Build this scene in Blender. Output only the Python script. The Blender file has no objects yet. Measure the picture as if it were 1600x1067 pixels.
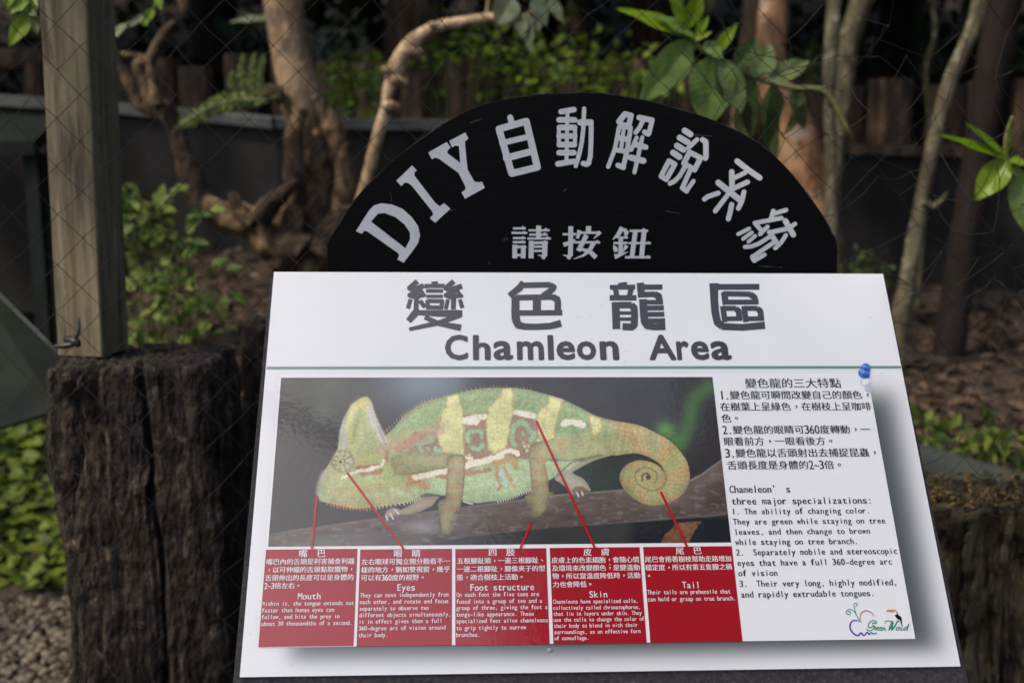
import bpy, math, random
import numpy as np
from mathutils import Vector, Matrix
from mathutils.geometry import tessellate_polygon

random.seed(7); RNG = np.random.default_rng(7)
S = bpy.context.scene
R = math.radians

# ------------------------------------------------------------------ camera
CAMH, PITCH, FPX = 1.45, R(10.0), 1738.0
CAM = np.array([0.0, 0.0, CAMH])
cd = bpy.data.cameras.new('camera'); cam = bpy.data.objects.new('camera', cd)
S.collection.objects.link(cam); S.camera = cam
cam.location = CAM; cam.rotation_euler = (R(90) - PITCH, 0, 0)
cd.sensor_width = 36; cd.lens = 36 * FPX / 1600
cd.clip_start = 0.02; cd.clip_end = 600
cd.dof.use_dof = True; cd.dof.focus_distance = 1.46; cd.dof.aperture_fstop = 3.4

# ------------------------------------------------------------------ light
SUN_EL, SUN_AZ = R(55), R(-124)          # azimuth from +Y, towards +X
sdir = Vector((math.sin(SUN_AZ) * math.cos(SUN_EL), math.cos(SUN_AZ) * math.cos(SUN_EL), math.sin(SUN_EL)))
W = bpy.data.worlds.new('World'); S.world = W; W.use_nodes = True
nt = W.node_tree; bg = nt.nodes['Background']
sky = nt.nodes.new('ShaderNodeTexSky'); sky.sky_type = 'NISHITA'; sky.sun_disc = False
sky.sun_elevation = SUN_EL; sky.sun_rotation = SUN_AZ
sky.air_density = 1.0; sky.dust_density = 5.0; sky.ozone_density = 1.0
nt.links.new(sky.outputs[0], bg.inputs[0]); bg.inputs[1].default_value = 0.15
sl = bpy.data.lights.new('sun', 'SUN'); so = bpy.data.objects.new('sun', sl); S.collection.objects.link(so)
sl.energy = 2.0; sl.angle = R(1.5); sl.color = (1.0, 0.86, 0.66)
so.rotation_euler = sdir.to_track_quat('Z', 'Y').to_euler()
S.view_settings.view_transform = 'Standard'; S.view_settings.look = 'None'
S.view_settings.gamma = 1; S.view_settings.exposure = 0.58; S.view_settings.use_curve_mapping = False
S.cycles.max_bounces = 6; S.cycles.use_denoising = True

# ------------------------------------------------------------------ helpers: world points and sizes from image pixels
RIGHT = np.array([1.0, 0, 0]); UP = np.array([0, math.sin(PITCH), math.cos(PITCH)]); FWD = np.array([0, math.cos(PITCH), -math.sin(PITCH)])
def ray(px, py):
    return RIGHT * (px - 800) / FPX + UP * (533.5 - py) / FPX + FWD
def at(px, py, Y):
    d = ray(px, py); return CAM + d * (Y / d[1])
def sz(n, Y): return n / FPX * Y

class Plane:
    def __init__(s, c, u, v):
        s.c = np.array(c, float); s.u = np.array(u, float); s.v = np.array(v, float); s.n = np.cross(s.u, s.v)
    def uv(s, P):
        P = np.asarray(P, float)
        d = RIGHT * ((P[..., 0:1] - 800) / FPX) + UP * ((533.5 - P[..., 1:2]) / FPX) + FWD
        t = ((s.c - CAM) @ s.n) / (d @ s.n)
        X = CAM + d * t[..., None] - s.c
        return np.stack([X @ s.u, X @ s.v], -1)
    def w(s, uv, lift=0.0):
        uv = np.asarray(uv, float)
        return s.c + uv[..., 0:1] * s.u + uv[..., 1:2] * s.v + s.n * np.asarray(lift)[..., None] if np.ndim(lift) else s.c + uv[..., 0:1] * s.u + uv[..., 1:2] * s.v + s.n * lift

# ------------------------------------------------------------------ noise
_T = np.random.default_rng(3).random(65536)
def _h(i, j, k): return _T[((i * 73856093) ^ (j * 19349663) ^ (k * 83492791)) & 65535]
def vn(p):
    p = np.asarray(p, float); i = np.floor(p).astype(np.int64); f = p - i; f = f * f * (3 - 2 * f)
    r = 0
    for a in (0, 1):
        for b in (0, 1):
            for c in (0, 1):
                wgt = (f[..., 0] if a else 1 - f[..., 0]) * (f[..., 1] if b else 1 - f[..., 1]) * (f[..., 2] if c else 1 - f[..., 2])
                r = r + wgt * _h(i[..., 0] + a, i[..., 1] + b, i[..., 2] + c)
    return r * 2 - 1
def fbm(p, o=4):
    p = np.asarray(p, float); r = 0; a = 1; t = 0
    for k in range(o):
        r = r + a * vn(p * 2 ** k + 17.3 * k); t += a; a *= .55
    return r / t

# ------------------------------------------------------------------ materials
def lin(c):
    c = np.asarray(c, float) / 255
    return np.where(c <= .04045, c / 12.92, ((c + .055) / 1.055) ** 2.4)
def newmat(name):
    m = bpy.data.materials.new(name); m.use_nodes = True
    return m, m.node_tree, m.node_tree.nodes['Principled BSDF']
def ramp(t, stops):
    r = t.nodes.new('ShaderNodeValToRGB'); e = r.color_ramp.elements
    while len(e) < len(stops): e.new(0.5)
    for el, (p, c) in zip(e, stops): el.position = p; el.color = (*c, 1)
    return r
def mat(name, stops, scale=8, stretch=(1, 1, 1), rough=.7, bump=.3, detail=6, spec=.3, dist=.0, bdist=.01):
    m, t, b = newmat(name)
    tc = t.nodes.new('ShaderNodeTexCoord'); mp = t.nodes.new('ShaderNodeMapping'); mp.inputs['Scale'].default_value = stretch
    n = t.nodes.new('ShaderNodeTexNoise'); n.inputs['Scale'].default_value = scale; n.inputs['Detail'].default_value = detail
    n.inputs['Roughness'].default_value = .65; n.inputs['Distortion'].default_value = dist
    t.links.new(tc.outputs['Object'], mp.inputs[0]); t.links.new(mp.outputs[0], n.inputs['Vector'])
    r = ramp(t, stops); t.links.new(n.outputs[0], r.inputs[0]); t.links.new(r.outputs[0], b.inputs['Base Color'])
    b.inputs['Roughness'].default_value = rough; b.inputs['Specular IOR Level'].default_value = spec
    if bump:
        n2 = t.nodes.new('ShaderNodeTexNoise'); n2.inputs['Scale'].default_value = scale * 3; n2.inputs['Detail'].default_value = 5
        t.links.new(mp.outputs[0], n2.inputs['Vector'])
        bp = t.nodes.new('ShaderNodeBump'); bp.inputs['Strength'].default_value = bump; bp.inputs['Distance'].default_value = bdist
        t.links.new(n2.outputs[0], bp.inputs['Height']); t.links.new(bp.outputs[0], b.inputs['Normal'])
    return m
def blotch(m, col, scale=6, lo=.5, hi=.62, amt=.8, stretch=(1, 1, 1)):
    t = m.node_tree; b = t.nodes['Principled BSDF']; src = b.inputs['Base Color'].links[0].from_socket
    tc = t.nodes.new('ShaderNodeTexCoord'); mp = t.nodes.new('ShaderNodeMapping'); mp.inputs['Scale'].default_value = stretch; mp.inputs['Location'].default_value = (scale, lo, 3)
    n = t.nodes.new('ShaderNodeTexNoise'); n.inputs['Scale'].default_value = scale; n.inputs['Detail'].default_value = 9; n.inputs['Roughness'].default_value = .7
    t.links.new(tc.outputs['Object'], mp.inputs[0]); t.links.new(mp.outputs[0], n.inputs['Vector'])
    r = ramp(t, [(lo, (0, 0, 0)), (hi, (amt, amt, amt))]); t.links.new(n.outputs[0], r.inputs[0])
    mx = t.nodes.new('ShaderNodeMixRGB'); t.links.new(r.outputs[0], mx.inputs[0]); t.links.new(src, mx.inputs[1]); mx.inputs[2].default_value = (*col, 1); t.links.new(mx.outputs[0], b.inputs['Base Color'])
def leafmat(name, a, b2, rough=.45, trans=.35):
    m, t, b = newmat(name)
    g = t.nodes.new('ShaderNodeNewGeometry'); r = ramp(t, [(0, a), (1, b2)])
    t.links.new(g.outputs['Random Per Island'], r.inputs[0])
    tc = t.nodes.new('ShaderNodeTexCoord'); n = t.nodes.new('ShaderNodeTexNoise'); n.inputs['Scale'].default_value = 40; n.inputs['Detail'].default_value = 4
    t.links.new(tc.outputs['Object'], n.inputs['Vector'])
    mx = t.nodes.new('ShaderNodeMixRGB'); mx.blend_type = 'OVERLAY'; mx.inputs[0].default_value = .45
    t.links.new(r.outputs[0], mx.inputs[1]); t.links.new(n.outputs[0], mx.inputs[2])
    t.links.new(mx.outputs[0], b.inputs['Base Color']); b.inputs['Roughness'].default_value = rough; b.inputs['Specular IOR Level'].default_value = .2
    tr = t.nodes.new('ShaderNodeBsdfTranslucent'); t.links.new(mx.outputs[0], tr.inputs[0])
    ms = t.nodes.new('ShaderNodeMixShader'); ms.inputs[0].default_value = trans
    t.links.new(b.outputs[0], ms.inputs[1]); t.links.new(tr.outputs[0], ms.inputs[2])
    t.links.new(ms.outputs[0], t.nodes['Material Output'].inputs[0])
    return m
def gloss(name, col=None, rough=.07, bump=.013):
    """printed, laminated sheet: colour from a value or from the mesh's own print"""
    m, t, b = newmat(name)
    if col is None:
        a = t.nodes.new('ShaderNodeAttribute'); a.attribute_name = 'Print'; t.links.new(a.outputs['Color'], b.inputs['Base Color'])
    else:
        b.inputs['Base Color'].default_value = (*col, 1)
    b.inputs['Roughness'].default_value = rough; b.inputs['IOR'].default_value = 1.68
    tc = t.nodes.new('ShaderNodeTexCoord'); n = t.nodes.new('ShaderNodeTexNoise'); n.inputs['Scale'].default_value = 130; n.inputs['Detail'].default_value = 3
    t.links.new(tc.outputs['Object'], n.inputs['Vector'])
    bp = t.nodes.new('ShaderNodeBump'); bp.inputs['Strength'].default_value = bump; bp.inputs['Distance'].default_value = .01
    t.links.new(n.outputs[0], bp.inputs['Height']); t.links.new(bp.outputs[0], b.inputs['Normal'])
    return m

M = {}
M['print'] = gloss('laminated_print')
M['sheet'] = gloss('white_laminate', (.83, .84, .835))
M['red'] = gloss('red_print', tuple(lin((162, 30, 41))))
M['white_ink'] = gloss('white_ink', (.80, .79, .79))
M['dark_ink'] = gloss('dark_ink', tuple(lin((52, 50, 56))))
M['note_ink'] = gloss('note_ink', tuple(lin((40, 40, 52))))
M['line_green'] = gloss('green_line', tuple(lin((112, 142, 130))))
M['lead_red'] = gloss('leader_red', tuple(lin((178, 30, 40))))
M['ink_green'] = gloss('ink_green', tuple(lin((40, 140, 115))))
M['ink_blue'] = gloss('ink_blue', tuple(lin((70, 65, 165))))
M['ink_crimson'] = gloss('ink_crimson', tuple(lin((190, 55, 80))))
M['ink_orange'] = gloss('ink_orange', tuple(lin((205, 150, 70))))
M['ink_black'] = gloss('ink_black', tuple(lin((38, 34, 44))))
M['pin_blue'] = gloss('pin_blue', tuple(lin((60, 120, 200))))
M['pin_light'] = gloss('pin_light', tuple(lin((120, 170, 225))))
M['pin_deep'] = gloss('pin_deep', tuple(lin((45, 80, 160))))
M['pin_steel'] = gloss('pin_steel', tuple(lin((190, 192, 205))))
M['black_paint'] = mat('black_painted_board', [(.3, (.0016, .0016, .002)), (.75, (.0034, .0034, .004))], 20, (1, 1, 6), .5, .2, spec=.1, bdist=.002)
M['vinyl'] = mat('grey_white_vinyl', [(.3, (.56, .58, .62)), (.7, (.66, .68, .71))], 90, rough=.5, bump=.2, bdist=.001)
M['backing'] = mat('dark_stained_board', [(.3, (.012, .010, .013)), (.62, (.05, .045, .05)), (.75, (.16, .14, .15))], 160, (1, 1, 1), .75, .5, bdist=.002)
M['post'] = mat('weathered_grey_timber', [(.2, (.03, .024, .014)), (.45, (.11, .092, .058)), (.62, (.18, .155, .10)), (.85, (.26, .235, .17))], 9, (5, 5, .35), .85, .6, dist=.6, bdist=.004)
M['stump'] = mat('black_weathered_sleeper', [(.34, (.003, .0026, .0022)), (.47, (.010, .0078, .006)), (.55, (.026, .019, .014)), (.63, (.07, .052, .037)), (.76, (.22, .17, .13))], 13, (2.0, 2.0, .8), .85, 1.0, 12, dist=1.6, bdist=.03)
def weather(m, wear, top):
    t = m.node_tree; b = t.nodes['Principled BSDF']; src = b.inputs['Base Color'].links[0].from_socket
    g = t.nodes.new('ShaderNodeNewGeometry'); sx = t.nodes.new('ShaderNodeSeparateXYZ'); t.links.new(g.outputs['True Normal'], sx.inputs[0])
    rp = ramp(t, [(.50, (0, 0, 0)), (.60, (1, 1, 1))]); t.links.new(g.outputs['Pointiness'], rp.inputs[0])
    tc = t.nodes.new('ShaderNodeTexCoord'); n = t.nodes.new('ShaderNodeTexNoise'); n.inputs['Scale'].default_value = 12; n.inputs['Detail'].default_value = 6; t.links.new(tc.outputs['Object'], n.inputs['Vector'])
    nr = ramp(t, [(.42, (0, 0, 0)), (.60, (1, 1, 1))]); t.links.new(n.outputs[0], nr.inputs[0])
    mu = t.nodes.new('ShaderNodeMath'); mu.operation = 'MULTIPLY'; t.links.new(rp.outputs[0], mu.inputs[0]); t.links.new(nr.outputs[0], mu.inputs[1])
    m1 = t.nodes.new('ShaderNodeMixRGB'); t.links.new(mu.outputs[0], m1.inputs[0]); t.links.new(src, m1.inputs[1]); m1.inputs[2].default_value = (*wear, 1)
    zr = ramp(t, [(.75, (0, 0, 0)), (.95, (.75, .75, .75))]); t.links.new(sx.outputs[2], zr.inputs[0])
    m2 = t.nodes.new('ShaderNodeMixRGB'); t.links.new(zr.outputs[0], m2.inputs[0]); t.links.new(m1.outputs[0], m2.inputs[1])
    n2 = t.nodes.new('ShaderNodeTexNoise'); n2.inputs['Scale'].default_value = 28; n2.inputs['Detail'].default_value = 8; t.links.new(tc.outputs['Object'], n2.inputs['Vector'])
    tr = ramp(t, [(.35, tuple(c * .35 for c in top)), (.65, top)]); t.links.new(n2.outputs[0], tr.inputs[0]); t.links.new(tr.outputs[0], m2.inputs[2]); t.links.new(m2.outputs[0], b.inputs['Base Color'])
weather(M['stump'], (.13, .098, .07), (.055, .044, .034))
M['stump_moss'] = mat('mossy_weathered_sleeper', [(.28, (.006, .005, .004)), (.45, (.03, .024, .014)), (.58, (.065, .055, .03)), (.75, (.15, .115, .07))], 9, (2.4, 2.4, .7), .9, .9, 9, dist=.7, bdist=.02)
M['bark_tan'] = mat('tan_smooth_bark', [(.25, (.06, .04, .026)), (.45, (.16, .112, .068)), (.58, (.27, .195, .12)), (.75, (.40, .31, .20))], 9, (1.6, 1.6, .8), .8, .9, 10, dist=.9)
M['bark_gnarl'] = mat('gnarled_brown_bark', [(.3, (.006, .004, .003)), (.45, (.026, .016, .010)), (.55, (.085, .056, .031)), (.68, (.27, .185, .105))], 9, (1, 1, .6), .85, .9, 8, dist=1.0, bdist=.02)
M['bark_pale'] = mat('pale_cut_branch', [(.3, (.07, .045, .025)), (.44, (.20, .14, .08)), (.56, (.38, .28, .18)), (.72, (.58, .48, .36))], 24, (1, 1, .5), .7, .5, dist=.4)
M['bark_lichen'] = mat('greenish_lichen_bark', [(.3, (.02, .017, .010)), (.45, (.06, .054, .032)), (.56, (.10, .09, .055)), (.72, (.20, .185, .13))], 20, (1.5, 1.5, .6), .8, .5, dist=.5)
M['bark_peel'] = mat('peeling_orange_bark', [(.3, (.05, .03, .02)), (.45, (.14, .08, .045)), (.55, (.30, .16, .075)), (.75, (.36, .27, .19))], 6, (1.6, 1.6, .6), .8, .6, dist=.8)
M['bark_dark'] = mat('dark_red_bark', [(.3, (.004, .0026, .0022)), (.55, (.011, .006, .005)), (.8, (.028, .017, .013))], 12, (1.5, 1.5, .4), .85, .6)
blotch(M['post'], (.045, .032, .022), 5, .53, .64, .8, (4, 4, .6)); blotch(M['post'], (.10, .105, .055), 7, .52, .66, .6, (1.5, 1.5, .8)); blotch(M['post'], (.33, .31, .27), 26, .62, .70, .6, (3, 3, .4))
blotch(M['bark_tan'], (.085, .07, .05), 7, .52, .6, .75); blotch(M['bark_tan'], (.03, .02, .014), 22, .60, .66, .8, (1, 1, .4))
blotch(M['bark_pale'], (.13, .085, .05), 18, .54, .6, .8); blotch(M['bark_pale'], (.60, .56, .50), 30, .6, .66, .7)
blotch(M['bark_lichen'], (.05, .04, .024), 14, .53, .6, .8); blotch(M['bark_lichen'], (.26, .28, .22), 20, .58, .64, .8)
blotch(M['bark_peel'], (.36, .31, .25), 9, .56, .62, .8); blotch(M['bark_peel'], (.05, .035, .026), 12, .55, .6, .85)
M['log'] = mat('brown_log_post', [(.3, (.014, .009, .006)), (.5, (.065, .042, .028)), (.72, (.20, .14, .095))], 7, (3, 3, .5), .85, .7, dist=.5)
M['liner'] = mat('black_pond_liner', [(.3, (.008, .008, .0082)), (.55, (.015, .015, .015)), (.75, (.026, .025, .022))], 5, (1, 1, .5), rough=.7, bump=.3, dist=.8, spec=.15)
M['rim'] = mat('grey_green_rim', [(.3, (.05, .058, .056)), (.7, (.15, .165, .155))], 9, (1, 4, 4), .5, .3)
M['glassy'] = mat('green_grey_plastic', [(.3, (.006, .009, .0075)), (.7, (.016, .021, .0175))], 4, rough=.85, bump=.1, spec=.1)
M['slab'] = mat('grey_green_slab', [(.3, (.035, .044, .034)), (.7, (.08, .095, .075))], 6, rough=.7, bump=.2)
M['table'] = mat('dark_green_plastic', [(.3, (.006, .009, .008)), (.7, (.016, .021, .019))], 6, rough=.8, bump=.1, spec=.1)
M['soil'] = mat('leaf_litter_soil', [(.25, (.009, .007, .005)), (.45, (.028, .021, .015)), (.6, (.06, .045, .033)), (.78, (.15, .12, .095))], 22, rough=.95, bump=.9, detail=9, bdist=.03)
M['pebble'] = leafmat('grey_pebble', (.018, .015, .012), (.15, .13, .10), .85, 0.0)
M['litter'] = leafmat('dry_leaf', (.016, .010, .007), (.095, .064, .046), .8, .1)
M['leaf_bright'] = leafmat('bright_broad_leaf', (.11, .20, .006), (.17, .26, .014), .35, .4)
M['leaf_mid'] = leafmat('mid_broad_leaf', (.14, .24, .06), (.20, .30, .09), .35, .5)
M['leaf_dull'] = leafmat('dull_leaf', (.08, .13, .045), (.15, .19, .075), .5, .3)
M['leaf_grey'] = leafmat('grey_green_leaf', (.10, .14, .085), (.16, .19, .12), .5, .3)
M['shrub'] = leafmat('shrub_leaf', (.022, .06, .010), (.18, .23, .055), .5, .35)
M['cover'] = leafmat('ground_cover_leaf', (.025, .055, .008), (.15, .20, .03), .5, .35)
M['ivy'] = leafmat('ivy_leaf', (.035, .085, .010), (.17, .26, .03), .45, .35)
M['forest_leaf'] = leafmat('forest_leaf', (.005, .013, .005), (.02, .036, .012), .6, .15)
M['net'] = mat('black_net_thread', [(.3, (.010, .010, .010)), (.7, (.028, .028, .026))], 30, rough=.4, bump=0)
M['stem'] = mat('green_stem', [(.3, (.06, .07, .02)), (.7, (.13, .14, .05))], 20, rough=.6, bump=.1)

# ------------------------------------------------------------------ mesh helpers
class MB:
    def __init__(s): s.v = []; s.f = []; s.n = 0
    def add(s, v, f):
        v = np.asarray(v, float).reshape(-1, 3); s.v.append(v); k = s.n
        s.f.extend([tuple(i + k for i in q) for q in f]); s.n += len(v)
    def verts(s): return np.concatenate(s.v) if s.v else np.zeros((0, 3))
def tag(o, label=None, cat=None, group=None, kind=None):
    if label: o['label'] = label
    if cat: o['category'] = cat
    if group: o['group'] = group
    if kind: o['kind'] = kind
    return o
def origin(p):
    o = np.zeros(3)
    while p is not None: o = o + np.array(p.location); p = p.parent
    return o
def build(name, mb, m, parent=None, loc=None, smooth=True):
    v = mb.verts(); me = bpy.data.meshes.new(name)
    off = origin(parent) if parent is not None else np.array(loc if loc is not None else (0, 0, 0), float)
    me.from_pydata((v - off).tolist(), [], mb.f); me.materials.append(m)
    if smooth: me.polygons.foreach_set('use_smooth', [True] * len(me.polygons))
    me.update()
    o = bpy.data.objects.new(name, me); S.collection.objects.link(o)
    if parent is not None: o.parent = parent
    else: o.location = off
    return o
def thing(name, label, cat, loc, group=None):
    o = bpy.data.objects.new(name, None); S.collection.objects.link(o); o.location = loc; o.empty_display_size = .1
    return tag(o, label, cat, group)

def crom(pts, n):
    P = np.asarray(pts, float)
    if len(P) == 2: t = np.linspace(0, 1, n)[:, None]; return P[0] * (1 - t) + P[1] * t
    P = np.vstack([2 * P[0] - P[1], P, 2 * P[-1] - P[-2]]); k = len(P) - 3
    t = np.linspace(0, k - 1e-6, n); i = t.astype(int); f = (t - i)[:, None]
    a, b, c, d = P[i], P[i + 1], P[i + 2], P[i + 3]
    return .5 * ((2 * b) + (c - a) * f + (2 * a - 5 * b + 4 * c - d) * f ** 2 + (3 * b - a - 3 * c + d) * f ** 3)
def tube(mb, pts, rad, seg=12, n=None, rough=0.0, freq=14, cap=True):
    pts = np.asarray(pts, float); n = n or max(6, len(pts) * 6)
    q = crom(np.hstack([pts, np.asarray(rad, float)[:, None]]), n); C = q[:, :3]; r = np.maximum(q[:, 3], 1e-4)
    T = np.gradient(C, axis=0); T /= np.linalg.norm(T, axis=1)[:, None] + 1e-12
    ref = np.array([0, 1.0, 0]) if abs(T[0][1]) < .8 else np.array([1.0, 0, 0])
    N = np.zeros_like(C); v = ref
    for i in range(n):
        v = v - T[i] * (v @ T[i]); v /= np.linalg.norm(v) + 1e-12; N[i] = v
    B = np.cross(T, N); a = np.arange(seg) * 2 * math.pi / seg
    D = N[:, None] * np.cos(a)[None, :, None] + B[:, None] * np.sin(a)[None, :, None]
    rr = r[:, None] * np.ones(seg)
    if rough:
        X = C[:, None] + D * r[:, None, None]
        rr = rr * (1 + rough * fbm(X * freq, 4) + rough * .7 * vn(X * freq * .35 + 5))
    V = (C[:, None] + D * rr[..., None]).reshape(-1, 3)
    F = [(i * seg + j, i * seg + (j + 1) % seg, (i + 1) * seg + (j + 1) % seg, (i + 1) * seg + j) for i in range(n - 1) for j in range(seg)]
    if cap: F += [tuple(range(seg))[::-1], tuple((n - 1) * seg + j for j in range(seg))]
    mb.add(V, F)
def box(mb, lo, hi, M4=None):
    x0, y0, z0 = lo; x1, y1, z1 = hi
    v = np.array([(x0, y0, z0), (x1, y0, z0), (x1, y1, z0), (x0, y1, z0), (x0, y0, z1), (x1, y0, z1), (x1, y1, z1), (x0, y1, z1)], float)
    if M4 is not None: v = v @ M4[0].T + M4[1]
    mb.add(v, [(0, 3, 2, 1), (4, 5, 6, 7), (0, 1, 5, 4), (1, 2, 6, 5), (2, 3, 7, 6), (3, 0, 4, 7)])
def norm(a): a = np.asarray(a, float); return a / (np.linalg.norm(a, axis=-1, keepdims=True) + 1e-12)
def leaves(mb, P, D, N, L, Wd, fold=.25):
    """many small folded leaves: base, two sides, ridge, tip"""
    P = np.asarray(P, float); D = norm(D); N = norm(N - D * np.sum(N * D, -1, keepdims=True)); Sd = np.cross(D, N)
    L = np.asarray(L, float)[:, None]; Wd = np.asarray(Wd, float)[:, None]
    V = np.stack([P, P + D * L * .38 + Sd * Wd * .5 + N * Wd * fold, P + D * L * .38 - Sd * Wd * .5 + N * Wd * fold, P + D * L * .45,
                  P + D * L * .75 + Sd * Wd * .32 + N * Wd * fold * .4, P + D * L * .75 - Sd * Wd * .32 + N * Wd * fold * .4, P + D * L - N * L * .12], 1)
    k = len(P); base = np.arange(k) * 7
    F = []
    for q in ((0, 1, 3), (0, 3, 2), (1, 4, 3), (3, 5, 2), (4, 6, 3), (3, 6, 5)):
        F.append(np.stack([base + q[0], base + q[1], base + q[2]], 1))
    mb.add(V.reshape(-1, 3), [tuple(x) for x in np.concatenate(F).tolist()])
def big_leaf(mb, base, tip, width, face=(0, -1, .3), droop=.08, fold=.12, stalk=0.0, wave=.04):
    """one broad leaf with a midrib fold, outline from stalk to pointed tip"""
    base = np.asarray(base, float); tip = np.asarray(tip, float); D = tip - base; L = np.linalg.norm(D); D = D / L
    N = np.asarray(face, float); N = N - D * (N @ D); N /= np.linalg.norm(N); Sd = np.cross(D, N)
    n, k = 44, 11
    t = np.linspace(0, 1, n); prof = np.sin(math.pi * np.clip(t, 0, 1) ** .85) ** .8 * (1 - .25 * t); prof[0] = .03; prof[-1] = .0
    prof = prof / prof.max()
    s = np.linspace(-1, 1, k)
    V = base + D * (t * L)[:, None, None] + Sd * (prof[:, None] * s * width / 2)[..., None]
    h = np.abs(s)[None] * fold * width * prof[:, None] - droop * L * (t[:, None] ** 2) + wave * width * np.sin(t[:, None] * 13 + s * 2) * np.abs(s)
    h = h + .010 * width * np.sin(2 * math.pi * (t[:, None] * 11 - np.abs(s) * 1.6)) * np.minimum(np.abs(s) * 3, 1) * prof[:, None] - .02 * width * np.exp(-(s / .12) ** 2) * prof[:, None]
    V = V + N * h[..., None]
    F = [(i * k + j, i * k + j + 1, (i + 1) * k + j + 1, (i + 1) * k + j) for i in range(n - 1) for j in range(k - 1)]
    mb.add(V.reshape(-1, 3), F)
def rand_dirs(n): return norm(RNG.normal(size=(n, 3)))

# ------------------------------------------------------------------ ground
GX = np.array([-1.75, -1.15, 0.2, 1.2, 3.0])
def zprof(Y, pts): return np.interp(Y, [p[0] for p in pts], [p[1] for p in pts])
PL = [(-2, 0), (2.0, 0), (2.6, .02), (3.4, .06), (4.3, .42), (5.2, .70), (8, 1.2), (14, 2.6), (30, 8), (80, 26), (300, 60)]
PM = [(-2, 0), (2.1, 0), (2.5, .52), (3.2, .76), (5.0, 1.02), (6.0, 1.35), (8, 1.55), (14, 2.8), (30, 8), (80, 26), (300, 60)]
PR = [(-2, 0), (2.2, 0), (2.5, .45), (3.2, .55), (5.1, .70), (6.0, 1.2), (8, 1.4), (14, 2.7), (30, 8), (80, 26), (300, 60)]
def gz(x, y):
    x = np.asarray(x, float); y = np.asarray(y, float)
    l, m, r = zprof(y, PL), zprof(y, PM), zprof(y, PR)
    yc = np.clip(y, 2.2, 8); a = np.clip((x + .397 * yc) / (.07 * yc), 0, 1); a = a * a * (3 - 2 * a); b = np.clip((x + .2) / 1.2, 0, 1)
    return l * (1 - a) + (m * (1 - b) + r * b) * a
gx = np.unique(np.concatenate([np.linspace(-300, -8, 18), np.linspace(-8, 8, 161), np.linspace(8, 300, 18)]))
gy = np.unique(np.concatenate([np.linspace(-300, -3, 16), np.linspace(-3, 10, 171), np.linspace(10, 40, 40), np.linspace(40, 300, 14)]))
XX, YY = np.meshgrid(gx, gy); ZZ = gz(XX, YY)
near = np.clip((YY - 2.2) / .6, 0, 1)
ZZ = ZZ + near * .035 * fbm(np.stack([XX * 3, YY * 3, XX * 0], -1), 4)
mb = MB(); nx, ny = len(gx), len(gy)
mb.add(np.stack([XX, YY, ZZ], -1).reshape(-1, 3), [(j * nx + i, j * nx + i + 1, (j + 1) * nx + i + 1, (j + 1) * nx + i) for j in range(ny - 1) for i in range(nx - 1)])
tag(build('ground', mb, M['soil']), 'brown leaf littered earth sloping up behind the stumps', 'ground', kind='structure')

# ================================================================== THE SIGN
PW, PH = .9, .6343 * .9
rx, ry = R(-26.59), R(2.87)
Rc = np.array([[math.cos(ry), 0, math.sin(ry)], [0, 1, 0], [-math.sin(ry), 0, math.cos(ry)]]) @ np.array([[1, 0, 0], [0, math.cos(rx), -math.sin(rx)], [0, math.sin(rx), math.cos(rx)]])
C2W = np.stack([RIGHT, UP, -FWD], 1)
Rw = C2W @ Rc
PC = CAM + C2W @ (np.array([.1226, -.1715, -1.6768]) * PW)
PAN = Plane(PC, Rw[:, 0], Rw[:, 1])
# arch board: upright, just behind the panel's top edge
yaw = math.atan2(Rw[1, 0], Rw[0, 0])
au = np.array([math.cos(yaw), math.sin(yaw), 0]); av = np.array([0, 0, 1.0])
ptop = PAN.w([0, PH / 2])
ARC = Plane(ptop + np.array([0, .035, 0]), au, av)

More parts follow.
